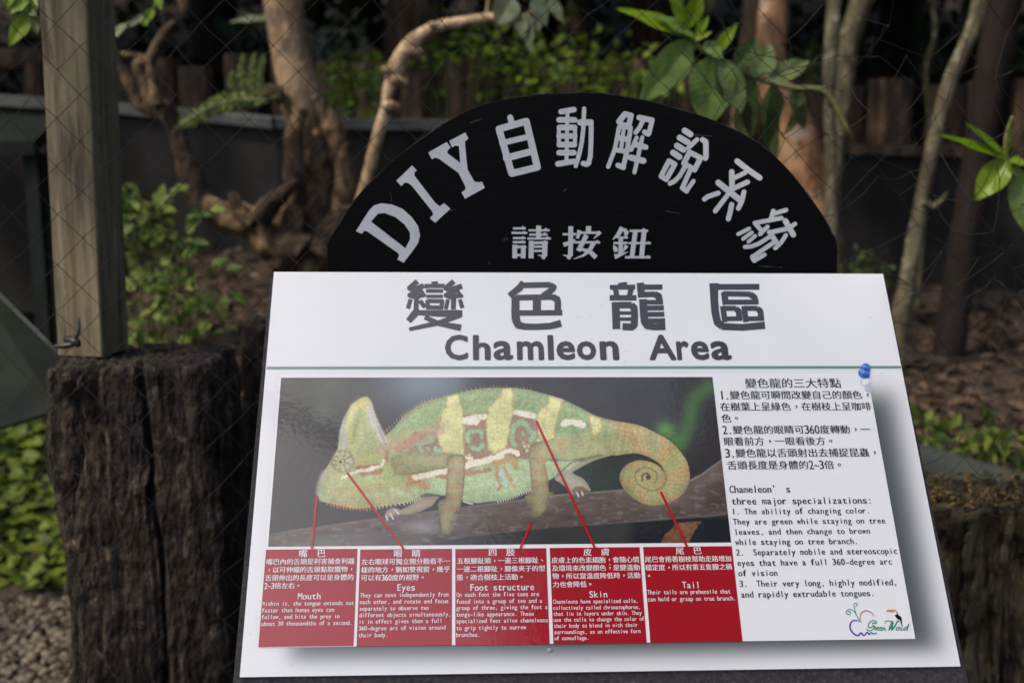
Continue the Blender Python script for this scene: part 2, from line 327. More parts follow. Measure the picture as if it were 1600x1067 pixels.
class Art:
    """flat printed or cut-out shapes traced on a plane, measured in photo pixels"""
    def __init__(s, pl, lift, step=3e-6): s.pl = pl; s.mb = MB(); s.z0 = lift; s.k = 0; s.st = step
    def _l(s): s.k = (s.k + 1) % 90; return s.z0 + s.k * s.st
    def poly(s, outer, holes=(), px=True):
        loops = [np.asarray(outer, float)] + [np.asarray(h, float) for h in holes]
        if px: loops = [s.pl.uv(l) for l in loops]
        tri = tessellate_polygon([[Vector((p[0], p[1], 0)) for p in l] for l in loops])
        allv = np.concatenate(loops); A = allv; F = []
        for t in tri:
            a, b, c = A[t[0]], A[t[1]], A[t[2]]
            F.append(tuple(t) if np.cross(b - a, c - a) > 0 else (t[0], t[2], t[1]))
        s.mb.add(s.pl.w(allv, s._l()), F)
    def stroke(s, pts, w, closed=False, cap='round', smooth=0):
        P = np.asarray(pts, float)
        if smooth: P = crom(P, smooth)
        if closed: P = np.vstack([P, P[:1]])
        n = len(P); w = np.full(n, w, float) if np.ndim(w) == 0 else np.interp(np.linspace(0, 1, n), np.linspace(0, 1, len(w)), w)
        for i in range(n - 1):
            d = P[i + 1] - P[i]; L = np.linalg.norm(d)
            if L < 1e-6: continue
            d = d / L; nn = np.array([d[1], -d[0]])   # y runs down in pixels
            q = [P[i] + nn * w[i] / 2, P[i] - nn * w[i] / 2, P[i + 1] - nn * w[i + 1] / 2, P[i + 1] + nn * w[i + 1] / 2]
            s.mb.add(s.pl.w(s.pl.uv(np.array(q)), s._l()), [(3, 2, 1, 0)])
        for i in range(n):
            end = (i in (0, n - 1)) and not closed
            if end and cap != 'round': continue
            a = np.linspace(0, 2 * math.pi, 13)[:-1]
            q = P[i] + np.stack([np.cos(a), -np.sin(a)], 1) * w[i] / 2
            s.mb.add(s.pl.w(s.pl.uv(q), s._l()), [tuple(range(12))])
    def glyph(s, ch, O, U, V, bold=0, fit=None):
        """font outline; O origin uv, U/V em vectors in uv"""
        gv, gf = glyph(ch)
        if not len(gv): return
        for dx, dy in (SH8 if fit else SHX):
            g2 = gv + np.array([dx, dy]) * bold
            s.mb.add(s.pl.w(O + g2[:, 0:1] * U + g2[:, 1:2] * V, s._l()), gf)
            if not bold: break

SHX = ((0, 0), (-1, 0), (1, 0)); SH8 = [(0, 0)] + [(math.cos(a) * r_, math.sin(a) * r_) for r_ in (1.0,) for a in np.arange(12) * math.pi / 6] + [(math.cos(a) * .5, math.sin(a) * .5) for a in np.arange(4) * math.pi / 2]
_G = {}
def glyph(ch):
    k = ch
    if k not in _G:
        cu = bpy.data.curves.new('glyph', 'FONT'); cu.body = ch; cu.resolution_u = 3; cu.offset = 0
        o = bpy.data.objects.new('glyph', cu); S.collection.objects.link(o)
        m = o.evaluated_get(bpy.context.evaluated_depsgraph_get()).to_mesh()
        v = np.array([x.co[:2] for x in m.vertices]).reshape(-1, 2); f = []
        for p in m.polygons:
            q = list(p.vertices)
            if p.normal.z < 0: q = q[::-1]
            f.append(tuple(q))
        _G[k] = (v, f); o.to_mesh_clear(); bpy.data.objects.remove(o); bpy.data.curves.remove(cu)
    return _G[k]
def is_cjk(c): return ord(c) > 0x2E80
def row(art, text, x0, x1, yb, h, crop, bold=.012, mono=False):
    """one line of text from x0 to x1 (crop pixels), bottoms at yb, height h"""
    ox, oy, sc = crop; pl = art.pl
    a = pl.uv(np.array([ox + x0 / sc, oy + yb / sc])); b = pl.uv(np.array([ox + x1 / sc, oy + yb / sc])); c = pl.uv(np.array([ox + x0 / sc, oy + (yb - h) / sc]))
    du = b[0] - a[0]; hv = c[1] - a[1]
    n = len(text) if mono else sum(1 if is_cjk(ch) else .5 for ch in text)
    pitch = du / n; x = a[0]
    for ch in text:
        wd = 1 if (mono or is_cjk(ch)) else .5; cell = pitch * wd
        if ch in ' \u3000': x += cell; continue
        if is_cjk(ch) or ch == '\u2019':
            s_ = hv / .93; sx = cell / 1.0
            O = np.array([x, a[1] + .086 * s_])
            if ch in '，。、；': O = O + np.array([.30 * sx, .28 * s_])
            art.glyph(ch, O, np.array([sx, 0]), np.array([0, s_]), bold)
        else:
            gv, _ = glyph(ch); s_ = hv / .69; gx0, gx1 = gv[:, 0].min(), gv[:, 0].max(); gw = gx1 - gx0
            sx = s_ * .92
            if ch in 'il1.,:;!jtrfI\u2019-' : sx = s_ * .9
            sx = min(sx, cell * .93 / max(gw + 2 * bold, 1e-6))
            if ch not in "il.,:;!jI'1" : sx = max(sx, min(cell * .74 / gw, s_ * 1.25))
            art.glyph(ch, np.array([x + cell / 2 - sx * (gx0 + gx1) / 2, a[1]]), np.array([sx, 0]), np.array([0, s_]), bold)
        x += cell

bx, by = PC[0], PC[1]
sign = thing('information_sign', 'white sloping zoo information board with chameleon picture under a black arched heading board', 'sign', (bx, by + .12, 0))

# supports (hidden behind the sloping board)
for sx in (-.3, .3):
    mb = MB(); p = PAN.w([sx, .1], -.06)
    box(mb, (p[0] - .035, p[1] - .03, 0), (p[0] + .035, p[1] + .03, p[2])); build('support_leg', mb, M['backing'], sign, smooth=False)
# backing board a little larger than the panel
def plank(pl, loop, z0, z1, bevel=.0015):
    """solid board: outline in uv, from lift z0 (back) to z1 (front)"""
    mb = MB(); L = np.asarray(loop, float); n = len(L); c = L.mean(0)
    rings = [pl.w(L, z0), pl.w(L, z1 - bevel), pl.w(c + (L - c) * (1 - bevel / np.linalg.norm(L - c, axis=1, keepdims=True)), z1)]
    tri = tessellate_polygon([[Vector((p[0], p[1], 0)) for p in L]])
    V = np.concatenate(rings)
    F = [(k * n + i, k * n + (i + 1) % n, (k + 1) * n + (i + 1) % n, (k + 1) * n + i) for k in (0, 1) for i in range(n)]
    fr, bk = [], []
    for t in tri:
        a, b, d = L[t[0]], L[t[1]], L[t[2]]
        t = tuple(t) if np.cross(b - a, d - a) > 0 else (t[0], t[2], t[1])
        fr.append(tuple(2 * n + i for i in t)); bk.append(tuple(reversed(t)))
    mb.add(V, F + fr + bk); return mb
hw, hh = PW / 2, PH / 2
bl = [(-hw - .009, -hh - .03), (hw + .009, -hh - .03), (hw + .004, hh - .004), (-hw - .006, hh - .004)]
build('backing_board', plank(PAN, bl, -.038, -.0055), M['backing'], sign, smooth=False)

# ---- front panel, with its printed drop shadow
pc = [(428.2, 424.8), (1379.7, 428), (1500.7, 1040.4), (374.3, 1057.5)]
sheet_px = np.array([(437, 584), (1355.5, 584), (1429, 997.5), (403.5, 1012)])
suv = PAN.uv(sheet_px); su0, su1 = suv[[0, 3], 0].mean(), suv[[1, 2], 0].mean(); sv1, sv0 = suv[:2, 1].mean(), suv[2:, 1].mean()
gu = np.linspace(-hw, hw, 320); gv_ = np.linspace(-hh, hh, 210); UU, VV = np.meshgrid(gu, gv_)
sg = lambda x, w: 1 / (1 + np.exp(-np.clip(x / w, -40, 40)))
sh = sg(UU - (su0 + .038), .007) * sg((su1 + .033) - UU, .0085) * sg((sv1 - .028) - VV, .009) * sg(VV - (sv0 - .017), .0065)
edge = sg(UU - (su0 - .006), .002) * sg((su1 + .004) - UU, .002) * sg((sv1 + .006) - VV, .002) * sg(VV - (sv0 - .003), .002)
base = np.array([.825, .838, .833]); dk = lin((38, 54, 60))
wear = fbm(np.stack([UU * 9, VV * 9, UU * 0], -1), 5); spk_ = (vn(np.stack([UU * 420, VV * 420, UU * 0 + 3], -1)) > .93).astype(float) * (vn(np.stack([UU * 12, VV * 12, UU * 0 + 8], -1)) > .1)
col = base * (1 - .05 * edge - .035 * np.clip(wear, 0, 1) - .16 * spk_)[..., None]; col = col * (1 - .93 * sh)[..., None] + dk * (.93 * sh)[..., None]
mb = MB(); nu, nv_ = len(gu), len(gv_)
FV = PAN.w(np.stack([UU, VV], -1).reshape(-1, 2), 0.0)
loop = [j for j in range(nu)] + [j * nu + nu - 1 for j in range(1, nv_)] + [(nv_ - 1) * nu + j for j in range(nu - 2, -1, -1)] + [j * nu for j in range(nv_ - 2, 0, -1)]
LV = FV[loop] - PAN.n * .005
mb.add(np.concatenate([FV, LV]), [(j * nu + i, j * nu + i + 1, (j + 1) * nu + i + 1, (j + 1) * nu + i) for j in range(nv_ - 1) for i in range(nu - 1)]
       + [(loop[i], nu * nv_ + i, nu * nv_ + (i + 1) % len(loop), loop[(i + 1) % len(loop)]) for i in range(len(loop))])
panel = build('front_panel', mb, M['print'], sign, smooth=False)
def paint(o, rgb):
    a = o.data.color_attributes.new('Print', 'FLOAT_COLOR', 'POINT')
    a.data.foreach_set('color', np.concatenate([rgb, np.ones((len(rgb), 1))], 1).ravel())
paint(panel, np.concatenate([col.reshape(-1, 3), np.tile(base * .9, (len(loop), 1))]))

# header rule
A = Art(PAN, .0004); a0 = PAN.uv(np.array([417., 575.])); v_ = a0[1]
A.poly([(-hw + .001, v_ - .0021), (hw - .001, v_ - .0021), (hw - .001, v_ + .0021), (-hw + .001, v_ + .0021)], px=False)
build('header_rule', A.mb, M['line_green'], panel, smooth=False)

# header lettering
A = Art(PAN, .0004)
def zs(crop, p): p = np.asarray(p, float); return p / crop[2] + np.array(crop[:2])
def strokes(art, crop, lst):
    for w, pts in lst:
        cl = False
        if pts[-1] is None: cl = True; pts = pts[:-1]
        ww = np.asarray(w, float) * 1.1 / crop[2]
        art.stroke(zs(crop, pts), ww if np.ndim(w) else float(ww), closed=cl, cap='butt')
c3 = (600, 420, 5.0)
bian = [(38, [(262, 98), (200, 152), (232, 168), (312, 132)]), (34, [(300, 160), (200, 208), (240, 222), (305, 205)]), (36, [(256, 215), (250, 318)]), (30, [(208, 238), (186, 312)]), (32, [(280, 250), (322, 302)]), (22, [(292, 172), (322, 218)]),
        (38, [(546, 98), (484, 152), (515, 168), (610, 136)]), (34, [(585, 160), (484, 208), (520, 222), (600, 208)]), (36, [(545, 215), (541, 320)]), (28, [(500, 240), (482, 318)]), (30, [(592, 240), (612, 308)]), (22, [(578, 178), (614, 224)]),
        (46, [(394, 100), (396, 128)]), (30, [(316, 136), (474, 134)]), (27, [(328, 174), (462, 174)]), (24, [(330, 216), (460, 216)]), (30, [(338, 244), (345, 318)]), (30, [(338, 252), (462, 254)]), (30, [(456, 246), (448, 308)]), (30, [(340, 303), (462, 303)]),
        ([30, 52, 42], [(262, 312), (240, 352), (190, 410)]), ([36, 48, 48], [(268, 344), (450, 350), (612, 350)]), ([40, 38, 26], [(592, 362), (440, 420), (196, 474)]), ([34, 34, 48], [(318, 378), (430, 430), (602, 462)])]
se = [([20, 50, 40], [(1078, 98), (1060, 150), (978, 212)]), ([40, 40], [(1086, 130), (1300, 126)]), (44, [(1295, 127), (1325, 145), (1312, 165), (1240, 216)]), (40, [(1030, 226), (1325, 222)]), (46, [(1318, 222), (1352, 238), (1358, 262), (1356, 345)]),
      (38, [(1040, 346), (1392, 344)]), (58, [(1194, 225), (1194, 335)]), ([58, 58, 62], [(1028, 212), (1026, 330), (1030, 400)]), ([60, 54, 46], [(1028, 395), (1048, 440), (1105, 454)]), ([46, 44, 46, 50], [(1095, 453), (1200, 454), (1300, 448), (1384, 426)])]
strokes(A, c3, bian); strokes(A, c3, se)
c4 = (920, 420, 5.0)
lng = [(64, [(262, 108), (266, 135)]), (34, [(164, 146), (362, 144)]), (38, [(208, 160), (218, 216)]), (38, [(330, 160), (316, 216)]), (38, [(162, 228), (372, 228)]), (56, [(208, 262), (216, 472)]), (46, [(186, 286), (335, 284)]), (50, [(330, 284), (354, 306), (357, 370), (355, 440), (335, 456), (262, 452)]),
       (26, [(235, 346), (340, 346)]), (26, [(235, 394), (340, 394)]), (52, [(402, 110), (412, 226)]), (38, [(425, 144), (575, 144)]), (40, [(405, 204), (520, 200)]), (48, [(515, 202), (545, 214), (550, 240), (552, 270)]), (34, [(440, 262), (580, 262)]),
       (56, [(422, 238), (430, 360), (436, 420)]), ([56, 50, 46, 50], [(434, 412), (455, 446), (510, 456), (598, 452)]), (36, [(445, 308), (586, 306)]), (36, [(445, 358), (590, 356)]), (36, [(448, 408), (596, 406)])]
qu = [([64, 56, 56], [(976, 114), (980, 250), (988, 350)]), ([56, 54, 50], [(988, 345), (1005, 420), (1045, 452)]), ([50, 48, 52], [(1038, 451), (1200, 458), (1376, 442)]), (42, [(985, 143), (1332, 142)]),
      (46, [(1056, 182), (1070, 282)]), (38, [(1050, 196), (1265, 200)]), (44, [(1260, 200), (1292, 222), (1302, 270)]), (36, [(1060, 262), (1326, 260)]),
      (40, [(1046, 292), (1064, 418)]), (36, [(1045, 310), (1150, 310)]), (42, [(1146, 310), (1170, 332), (1178, 408)]), (34, [(1058, 392), (1194, 390)]),
      (40, [(1212, 292), (1228, 418)]), (36, [(1212, 310), (1318, 310)]), (42, [(1314, 310), (1340, 332), (1348, 404)]), (34, [(1224, 392), (1366, 390)])]
strokes(A, c4, lng); strokes(A, c4, qu)
for ch, xa, xb, top in (('C', 695, 731.5, 523), ('h', 739, 767, 523.5), ('a', 771, 802, 532.5), ('m', 808, 850.5, 533), ('l', 856.5, 866, 523.5), ('e', 870, 899.5, 533), ('o', 902, 932.5, 533), ('n', 938, 968, 533),
                        ('A', 1015, 1057.5, 523), ('r', 1058.5, 1078.5, 533), ('e', 1081, 1109.5, 533), ('a', 1112, 1144, 533)):
    gv, _ = glyph(ch); lo, hi = gv.min(0) - .03, gv.max(0) + .03
    b0 = PAN.uv(np.array([xa, 563.])); b1 = PAN.uv(np.array([xb, 563.])); t0 = PAN.uv(np.array([xa, float(top)]))
    sx_ = (b1[0] - b0[0]) / (hi[0] - lo[0]); sy_ = (t0[1] - b0[1]) / (hi[1] - lo[1])
    A.glyph(ch, b0 - np.array([lo[0] * sx_, lo[1] * sy_]), np.array([sx_, 0]), np.array([0, sy_]), .03, 1)
build('header_lettering', A.mb, M['dark_ink'], panel, smooth=False)

# ---- white note sheet
A = Art(PAN, .0008)
A.poly([(su0, sv0), (su1, sv0), (su1, sv1), (su0, sv1)], px=False)
note = build('note_sheet', A.mb, M['sheet'], sign, smooth=False)
A = Art(PAN, .0012); c5 = (1110, 570, 5.517)
for t, x0, x1, yb, h in (('變色龍的三大特點', 300, 1132, 203, 84), ('1.變色龍可瞬間改變自己的顏色，', 80, 1400, 300, 73), ('在樹葉上呈綠色，在樹枝上呈咖啡', 85, 1392, 400, 73), ('色。', 95, 272, 499, 73),
                         ('2.變色龍的眼睛可360度轉動，一', 105, 1384, 599, 73), ('眼看前方，一眼看後方。', 115, 1085, 698, 73), ('3.變色龍以舌頭射出去捕捉昆蟲，', 128, 1462, 800, 75), ('舌頭長度是身體的2~3倍。', 143, 1160, 905, 75)):
    row(A, t, x0, x1, yb, h, c5, .014)
c6 = (1120, 740, 3.953)
for t, x0, x1, yb, h in (("Chameleon'  s", 78, 456, 119, 44), ('three major specializations:', 90, 962, 191, 42), ('1. The ability of changing color.', 92, 950, 252, 36), ('They are green while staying on tree', 100, 1044, 315, 36),
                         ('leaves, and then change to brown', 107, 950, 378, 36), ('while staying on tree branch.', 112, 876, 441, 37), ('2.  Separately mobile and stereoscopic', 118, 1118, 505, 38), ('eyes that have a full 360-degree arc', 125, 1086, 570, 38),
                         ('of vision', 132, 378, 633, 38), ('3.  Their very long, highly modified,', 139, 1118, 699, 39), ('and rapidly extrudable tongues.', 148, 978, 765, 39)):
    row(A, t, x0, x1, yb, h, c6, .020, mono=True)
build('note_lettering', A.mb, M['note_ink'], note, smooth=False)

# logo: berry outline, toucan, script lettering
c8 = (1290, 930, 10.667)
def lg(name, matn, items, polys=()):
    A = Art(PAN, .0012)
    for w, pts, sm in items: A.stroke(zs(c8, pts), np.asarray(w, float) / 10.667 if np.ndim(w) else w / 10.667, smooth=sm)
    for p in polys: A.poly(zs(c8, p))
    build(name, A.mb, M[matn], note, smooth=False)
lg('logo_outline', 'ink_blue', [([10, 26, 26, 22, 18], [(592, 450), (560, 430), (500, 416), (440, 430), (405, 480), (402, 540), (430, 600), (480, 650), (540, 668), (580, 625), (605, 640), (635, 668), (690, 615), (720, 650), (755, 620), (790, 640), (842, 628)], 60)])
lg('logo_arc', 'ink_crimson', [([8, 16, 16, 8], [(572, 420), (574, 340), (600, 285), (650, 258), (710, 262), (765, 295), (798, 350)], 30)])
lg('logo_lettering', 'ink_green', [
    (12, [(560, 410), (520, 350), (480, 280), (430, 240), (380, 235), (345, 260), (338, 295), (365, 318), (400, 310), (408, 280), (385, 262), (365, 275)], 40),
    (12, [(545, 400), (510, 330), (480, 240), (468, 180), (468, 145), (490, 128), (518, 140), (518, 168), (495, 178)], 34),
    (16, [(770, 480), (790, 455), (825, 470), (842, 450), (825, 425), (780, 420), (730, 445), (705, 490), (715, 530), (755, 535), (800, 500), (790, 560), (740, 590), (695, 582), (682, 555)], 50),
    (12, [(800, 530), (825, 525), (815, 580)], 0), (12, [(815, 545), (845, 525), (838, 575), (862, 570)], 0), (12, [(860, 555), (890, 535), (870, 530), (858, 570), (885, 582), (905, 560)], 20), (12, [(900, 555), (930, 535), (910, 530), (898, 570), (925, 582), (945, 560)], 20), (12, [(945, 535), (938, 582), (968, 535), (985, 540), (975, 578), (1000, 575)], 0),
    ([8, 18, 18, 26, 20], [(980, 470), (985, 435), (1030, 422), (1100, 435), (1060, 520), (1050, 580), (1090, 520), (1115, 440), (1100, 575), (1150, 510), (1190, 430), (1215, 432)], 0),
    (14, [(1200, 525), (1172, 550), (1178, 580), (1205, 572), (1215, 545), (1200, 527)], 20), (13, [(1222, 530), (1240, 530), (1230, 582)], 0), (13, [(1275, 500), (1255, 578), (1280, 575)], 0), (14, [(1330, 530), (1298, 550), (1300, 580), (1330, 570), (1345, 540), (1380, 475), (1352, 580)], 26)])
lg('toucan_body', 'ink_black', [([6, 16], [(1140, 243), (1165, 255), (1195, 310)], 0)], [[(1142, 330), (1190, 310), (1240, 345), (1262, 375), (1265, 420), (1275, 505), (1260, 500), (1235, 415), (1195, 400), (1165, 365)]])
lg('toucan_beak', 'ink_orange', [], [[(1003, 276), (1020, 242), (1070, 234), (1150, 238), (1138, 285), (1070, 274)]])

# printed pushpin
def pin(name, matn, polys, lift=.0016):
    A = Art(PAN, lift); cz = (1300, 560, 5.333)
    for p in polys: A.poly(zs(cz, p))
    build(name, A.mb, M[matn], note, smooth=False)
def ell(cx, cy, a, b, rot=0, n=28):
    t = np.linspace(0, 2 * math.pi, n)[:-1]; x, y = a * np.cos(t), b * np.sin(t); c, s_ = math.cos(rot), math.sin(rot)
    return np.stack([cx + c * x - s_ * y, cy + s_ * x + c * y], 1)
pin('pushpin_needle', 'pin_steel', [[(240, 175), (250, 180), (240, 212), (275, 232), (272, 238), (232, 215)], [(268, 225), (318, 205), (328, 300), (275, 275)]], .0014)
pin('pushpin_head', 'pin_blue', [ell(280, 78, 39, 34, .3), ell(264, 127, 50, 42, .3)])
pin('pushpin_shading', 'pin_deep', [ell(288, 98, 30, 12, .3), ell(278, 148, 32, 16, .3)], .0018)
pin('pushpin_shine', 'pin_light', [ell(262, 68, 14, 9, .4), ell(248, 112, 24, 13, .5)], .0020)

# ---- caption boxes
cb = {0: (390, 840, 4.848), 1: (690, 840, 4.848), 2: (980, 840, 4.848)}
boxes = [
 (0, [(415.8, 858), (558.7, 858), (552.3, 1009.5), (404, 1010)],
  [('嘴\u3000巴', 370, 577, 150, 58), ('嘴巴內的舌頭是利害捕食利器', 124, 796, 207, 46), ('，以可伸縮的舌頭黏取獵物，', 120, 796, 268, 46), ('舌頭伸出的長度可以是身體的', 116, 790, 329, 46), ('2~3倍左右。', 110, 396, 388, 45)],
  [('Mouth', 364, 542, 468, 50), ('Within it, the tongue extends out', 97, 791, 517, 33), ('faster than human eyes can', 93, 643, 567, 33), ('follow, and hits the prey in', 91, 683, 617, 33), ('about 30 thousandths of a second.', 88, 778, 668, 33)]),
 (0, [(563.3, 858), (706.6, 857.7), (705.6, 1008.7), (557, 1009)],
  [('眼\u3000睛', 1090, 1297, 150, 58), ('左右眼球可獨立開分觀看不一', 846, 1520, 207, 46), ('樣的地方，猶如雙視窗，幾乎', 844, 1520, 268, 46), ('可以有360度的視野。', 842, 1336, 328, 46)],
  [('Eyes', 1116, 1256, 402, 50), ('They can move independently from', 836, 1510, 453, 33), ('each other, and rotate and focus', 833, 1508, 503, 33), ('separately to observe two', 831, 1358, 553, 33), ('different objects simultaneously,', 829, 1526, 603, 33), ('it in effect gives them a full', 827, 1460, 652, 33), ('360-degree arc of vision around', 825, 1486, 703, 33), ('their body.', 824, 1050, 755, 33)]),
 (1, [(711.7, 857.5), (854, 856.5), (858, 1006.5), (711, 1008)],
  [('四\u3000肢', 353, 557, 140, 56), ('五根腳趾頭，一邊三根腳趾、', 115, 787, 200, 46), ('一邊二根腳趾，腳像夾子的型', 114, 787, 262, 46), ('態，適合樹枝上活動。', 112, 632, 325, 46)],
  [('Foot structure', 214, 704, 402, 50), ('On each foot the five toes are', 112, 739, 449, 33), ('fused into a group of two and a', 112, 763, 500, 33), ('group of three, giving the foot a', 111, 804, 548, 33), ('tongs-like appearance. These', 111, 700, 598, 33), ('specialized feet allow chameleons', 110, 807, 648, 33), ('to grip tightly to narrow', 110, 641, 700, 33), ('branches.', 109, 293, 752, 33)]),
 (1, [(859, 855.7), (999.8, 854.9), (1009.7, 1004.6), (864.3, 1006)],
  [('皮\u3000膚', 1072, 1274, 138, 56), ('皮膚上的色素細胞，會隨心情', 832, 1500, 195, 46), ('及環境來改變顏色；是變溫動', 835, 1504, 255, 46), ('物，所以當溫度降低時，活動', 838, 1508, 315, 46), ('力也會降低。', 841, 1152, 378, 46)],
  [('Skin', 1116, 1259, 453, 48), ('Chameleons have specialized cells,', 842, 1490, 500, 31), ('collectively called chromatophores,', 844, 1509, 547, 31), ('that lie in layers under skin. They', 846, 1516, 592, 31), ('use the cells to change the color of', 848, 1536, 637, 31), ('their body to blend in with their', 850, 1486, 683, 31), ('surroundings, as an effective form', 852, 1508, 730, 31), ('of camouflage.', 854, 1117, 776, 31)]),
 (2, [(1005, 854.9), (1144, 852.8), (1159, 1001.3), (1015.5, 1004.6)],
  [('尾\u3000巴', 367, 566, 128, 56), ('尾巴會捲著樹枝幫助走路增加', 134, 792, 188, 46), ('穩定度，所以有第五隻腳之稱', 137, 796, 250, 46), ('。', 140, 192, 312, 46)],
  [('Tail', 416, 553, 382, 48), ('Their tails are prehensile that', 152, 783, 430, 33), ('can hold or grasp on tree branch.', 154, 823, 482, 33)])]
for ci, px, zh, en in boxes:
    q = PAN.uv(np.array(px)); u0, u1 = q[[0, 3], 0].mean(), q[[1, 2], 0].mean(); v1, v0 = q[:2, 1].mean(), q[2:, 1].mean()
    A = Art(PAN, .0012); A.poly([(u0, v0), (u1, v0), (u1, v1), (u0, v1)], px=False)
    bxo = build('caption_box', A.mb, M['red'], sign, smooth=False)
    A = Art(PAN, .0016)
    for t, x0, x1, yb, h in zh: row(A, t, x0, x1, yb, h, cb[ci], .016)
    for k, (t, x0, x1, yb, h) in enumerate(en): row(A, t, x0, x1, yb, h, cb[ci], .010, mono=True)
    build('caption_lettering', A.mb, M['white_ink'], bxo, smooth=False)

# ---- the chameleon picture (a print): painted layer by layer on a fine grid
NXP, NYP = 640, 240
tx, ty = np.meshgrid(np.linspace(0, 1, NXP), np.linspace(0, 1, NYP))
TL, TR, BR, BL = [np.array(p, float) for p in ((440, 590.5), (1116, 589.5), (1139, 849.5), (418.5, 852))]
qv = PAN.uv(np.array([TL, TR, BR, BL])); pu0, pu1 = qv[[0, 3], 0].mean(), qv[[1, 2], 0].mean(); pv1, pv0 = qv[:2, 1].mean(), qv[2:, 1].mean()
PUV = np.stack([pu0 + (pu1 - pu0) * tx, pv1 + (pv0 - pv1) * ty], -1)
PWD = PAN.w(PUV.reshape(-1, 2), .0012)
rel = (PWD - CAM); dep = rel @ FWD
PX = (800 + FPX * (rel @ RIGHT) / dep).reshape(NYP, NXP); PY = (533.5 - FPX * (rel @ UP) / dep).reshape(NYP, NXP)
P3 = np.stack([PX, PY, PX * 0], -1)
def sdf(poly):
    P = np.asarray(poly, float); lo, hi = P.min(0) - 12, P.max(0) + 12
    out = np.full(PX.shape, -99.0); m = (PX > lo[0]) & (PX < hi[0]) & (PY > lo[1]) & (PY < hi[1]); x, y = PX[m], PY[m]
    d2 = np.full(x.shape, 1e9); ins = np.zeros(x.shape, bool); n = len(P)
    for i in range(n):
        a, b = P[i], P[(i + 1) % n]; e = b - a; L = e @ e + 1e-9
        t = np.clip(((x - a[0]) * e[0] + (y - a[1]) * e[1]) / L, 0, 1)
        d2 = np.minimum(d2, (x - a[0] - t * e[0]) ** 2 + (y - a[1] - t * e[1]) ** 2)
        c = ((a[1] > y) != (b[1] > y)) & (x < (b[0] - a[0]) * (y - a[1]) / (b[1] - a[1] + 1e-12) + a[0]); ins ^= c
    out[m] = np.where(ins, 1, -1) * np.sqrt(d2); return out
def ldist(pts, sm=0):
    P = np.asarray(pts, float)
    if sm: P = crom(P, sm)
    d2 = np.full(PX.shape, 1e9)
    for a, b in zip(P[:-1], P[1:]):
        e = b - a; L = e @ e + 1e-9; t = np.clip(((PX - a[0]) * e[0] + (PY - a[1]) * e[1]) / L, 0, 1)
        d2 = np.minimum(d2, (PX - a[0] - t * e[0]) ** 2 + (PY - a[1] - t * e[1]) ** 2)
    return np.sqrt(d2)
IMG = np.zeros((NYP, NXP, 3))
def lay(mask, c):
    global IMG
    c = lin(c) if np.ndim(c) == 1 else c
    IMG = IMG * (1 - mask[..., None]) + c * mask[..., None]
def soft(d, w=1.0): return np.clip(d / w + .5, 0, 1)
nz = lambda f, o=3, s=0: fbm(P3 * f + s, o)
def P_(crop, pts): return zs(crop, pts)
k2, k3, k4, k5, k6_, k7 = (420, 580, 6.667), (420, 700, 6.667), (640, 590, 6.667), (640, 700, 6.667), (860, 580, 5.926), (860, 690, 5.926)
def blob(x, y, rx_, ry_): return np.exp(-((PX - x) / rx_) ** 2 - ((PY - y) / ry_) ** 2)
IMG[:] = lin((64, 62, 62))
lay(blob(480, 620, 90, 60) * .6, (72, 78, 70)); lay(blob(520, 600, 30, 25) * .6, (84, 98, 74)); lay(blob(506, 645, 16, 16) * .35, (110, 118, 105)); lay(blob(570, 625, 45, 30) * .3, (88, 98, 82))
lay(blob(660, 598, 60, 38) * .95, (128, 144, 152)); lay(blob(700, 592, 22, 50) * .5, (130, 144, 150))
lay(soft((PX - 900), 260) * .8, (58, 55, 58)); lay(blob(980, 800, 160, 80) * .5, (62, 70, 64))
lay(np.exp(-(ldist([(1040, 668), (1062, 690), (1076, 660), (1084, 625), (1108, 605)], 30) / 12) ** 2) * .75, (78, 118, 62)); lay(blob(1040, 672, 12, 10) * .7, (104, 160, 70)); lay(blob(1058, 692, 14, 18) * .5, (84, 130, 70))
lay(blob(930, 750, 60, 30) * .7, (66, 80, 70))
lay(soft(PY - 822, 20) * .8, (60, 62, 60)); lay(soft(PX - 985, 20) * soft(PY - 808, 8) * .9, (34, 38, 42))
IMG *= (1 + .10 * nz(.05, 3) + .05 * nz(.4, 2))[..., None]
# perch
up = [(410, 836), (440, 830), (480, 824), (540, 816), (600, 807), (660, 800), (720, 792), (800, 782), (860, 773), (927, 768), (972, 764), (1040, 762), (1078, 749), (1096, 740), (1115, 726), (1145, 704)]
lo = [(1145, 802), (1110, 807), (1060, 810), (1000, 815), (930, 820), (860, 825), (800, 831), (740, 837), (690, 846), (650, 862), (410, 862)]
m_ = sdf(up + lo); br = np.stack([PX * .035, PY * .12 + PX * .01, PX * 0], -1)
cbr = lin((104, 92, 84)) * (1 + .55 * fbm(br, 5))[..., None]; cbr = cbr * (1 - .35 * soft(PY - np.interp(PX, [p[0] for p in up], [p[1] for p in up]) - 42, 30))[..., None]
lay(soft(m_), np.clip(cbr, 0, 1)); spk = soft(fbm(np.stack([PX * .09, PY * .22, PX * 0 + 4], -1), 4) - .28, .15) * soft(m_)
lay(spk * .22, (158, 158, 158)); lay(soft(m_) * soft(3 - m_, 2) * soft(800 - PY, 60) * .35, (160, 160, 158)); lay(soft(m_) * blob(520, 850, 70, 12) * .5, (122, 128, 108)); lay(soft(m_) * blob(660, 822, 25, 8) * .5, (170, 172, 174))
ch_ = sdf(P_(k7, [(1010, 960), (1060, 860), (1140, 790), (1160, 750), (1400, 735), (1330, 830), (1270, 960)])); lay(soft(ch_), np.clip(lin((118, 86, 62)) * (1 + .7 * nz(.2, 4))[..., None], 0, 1))
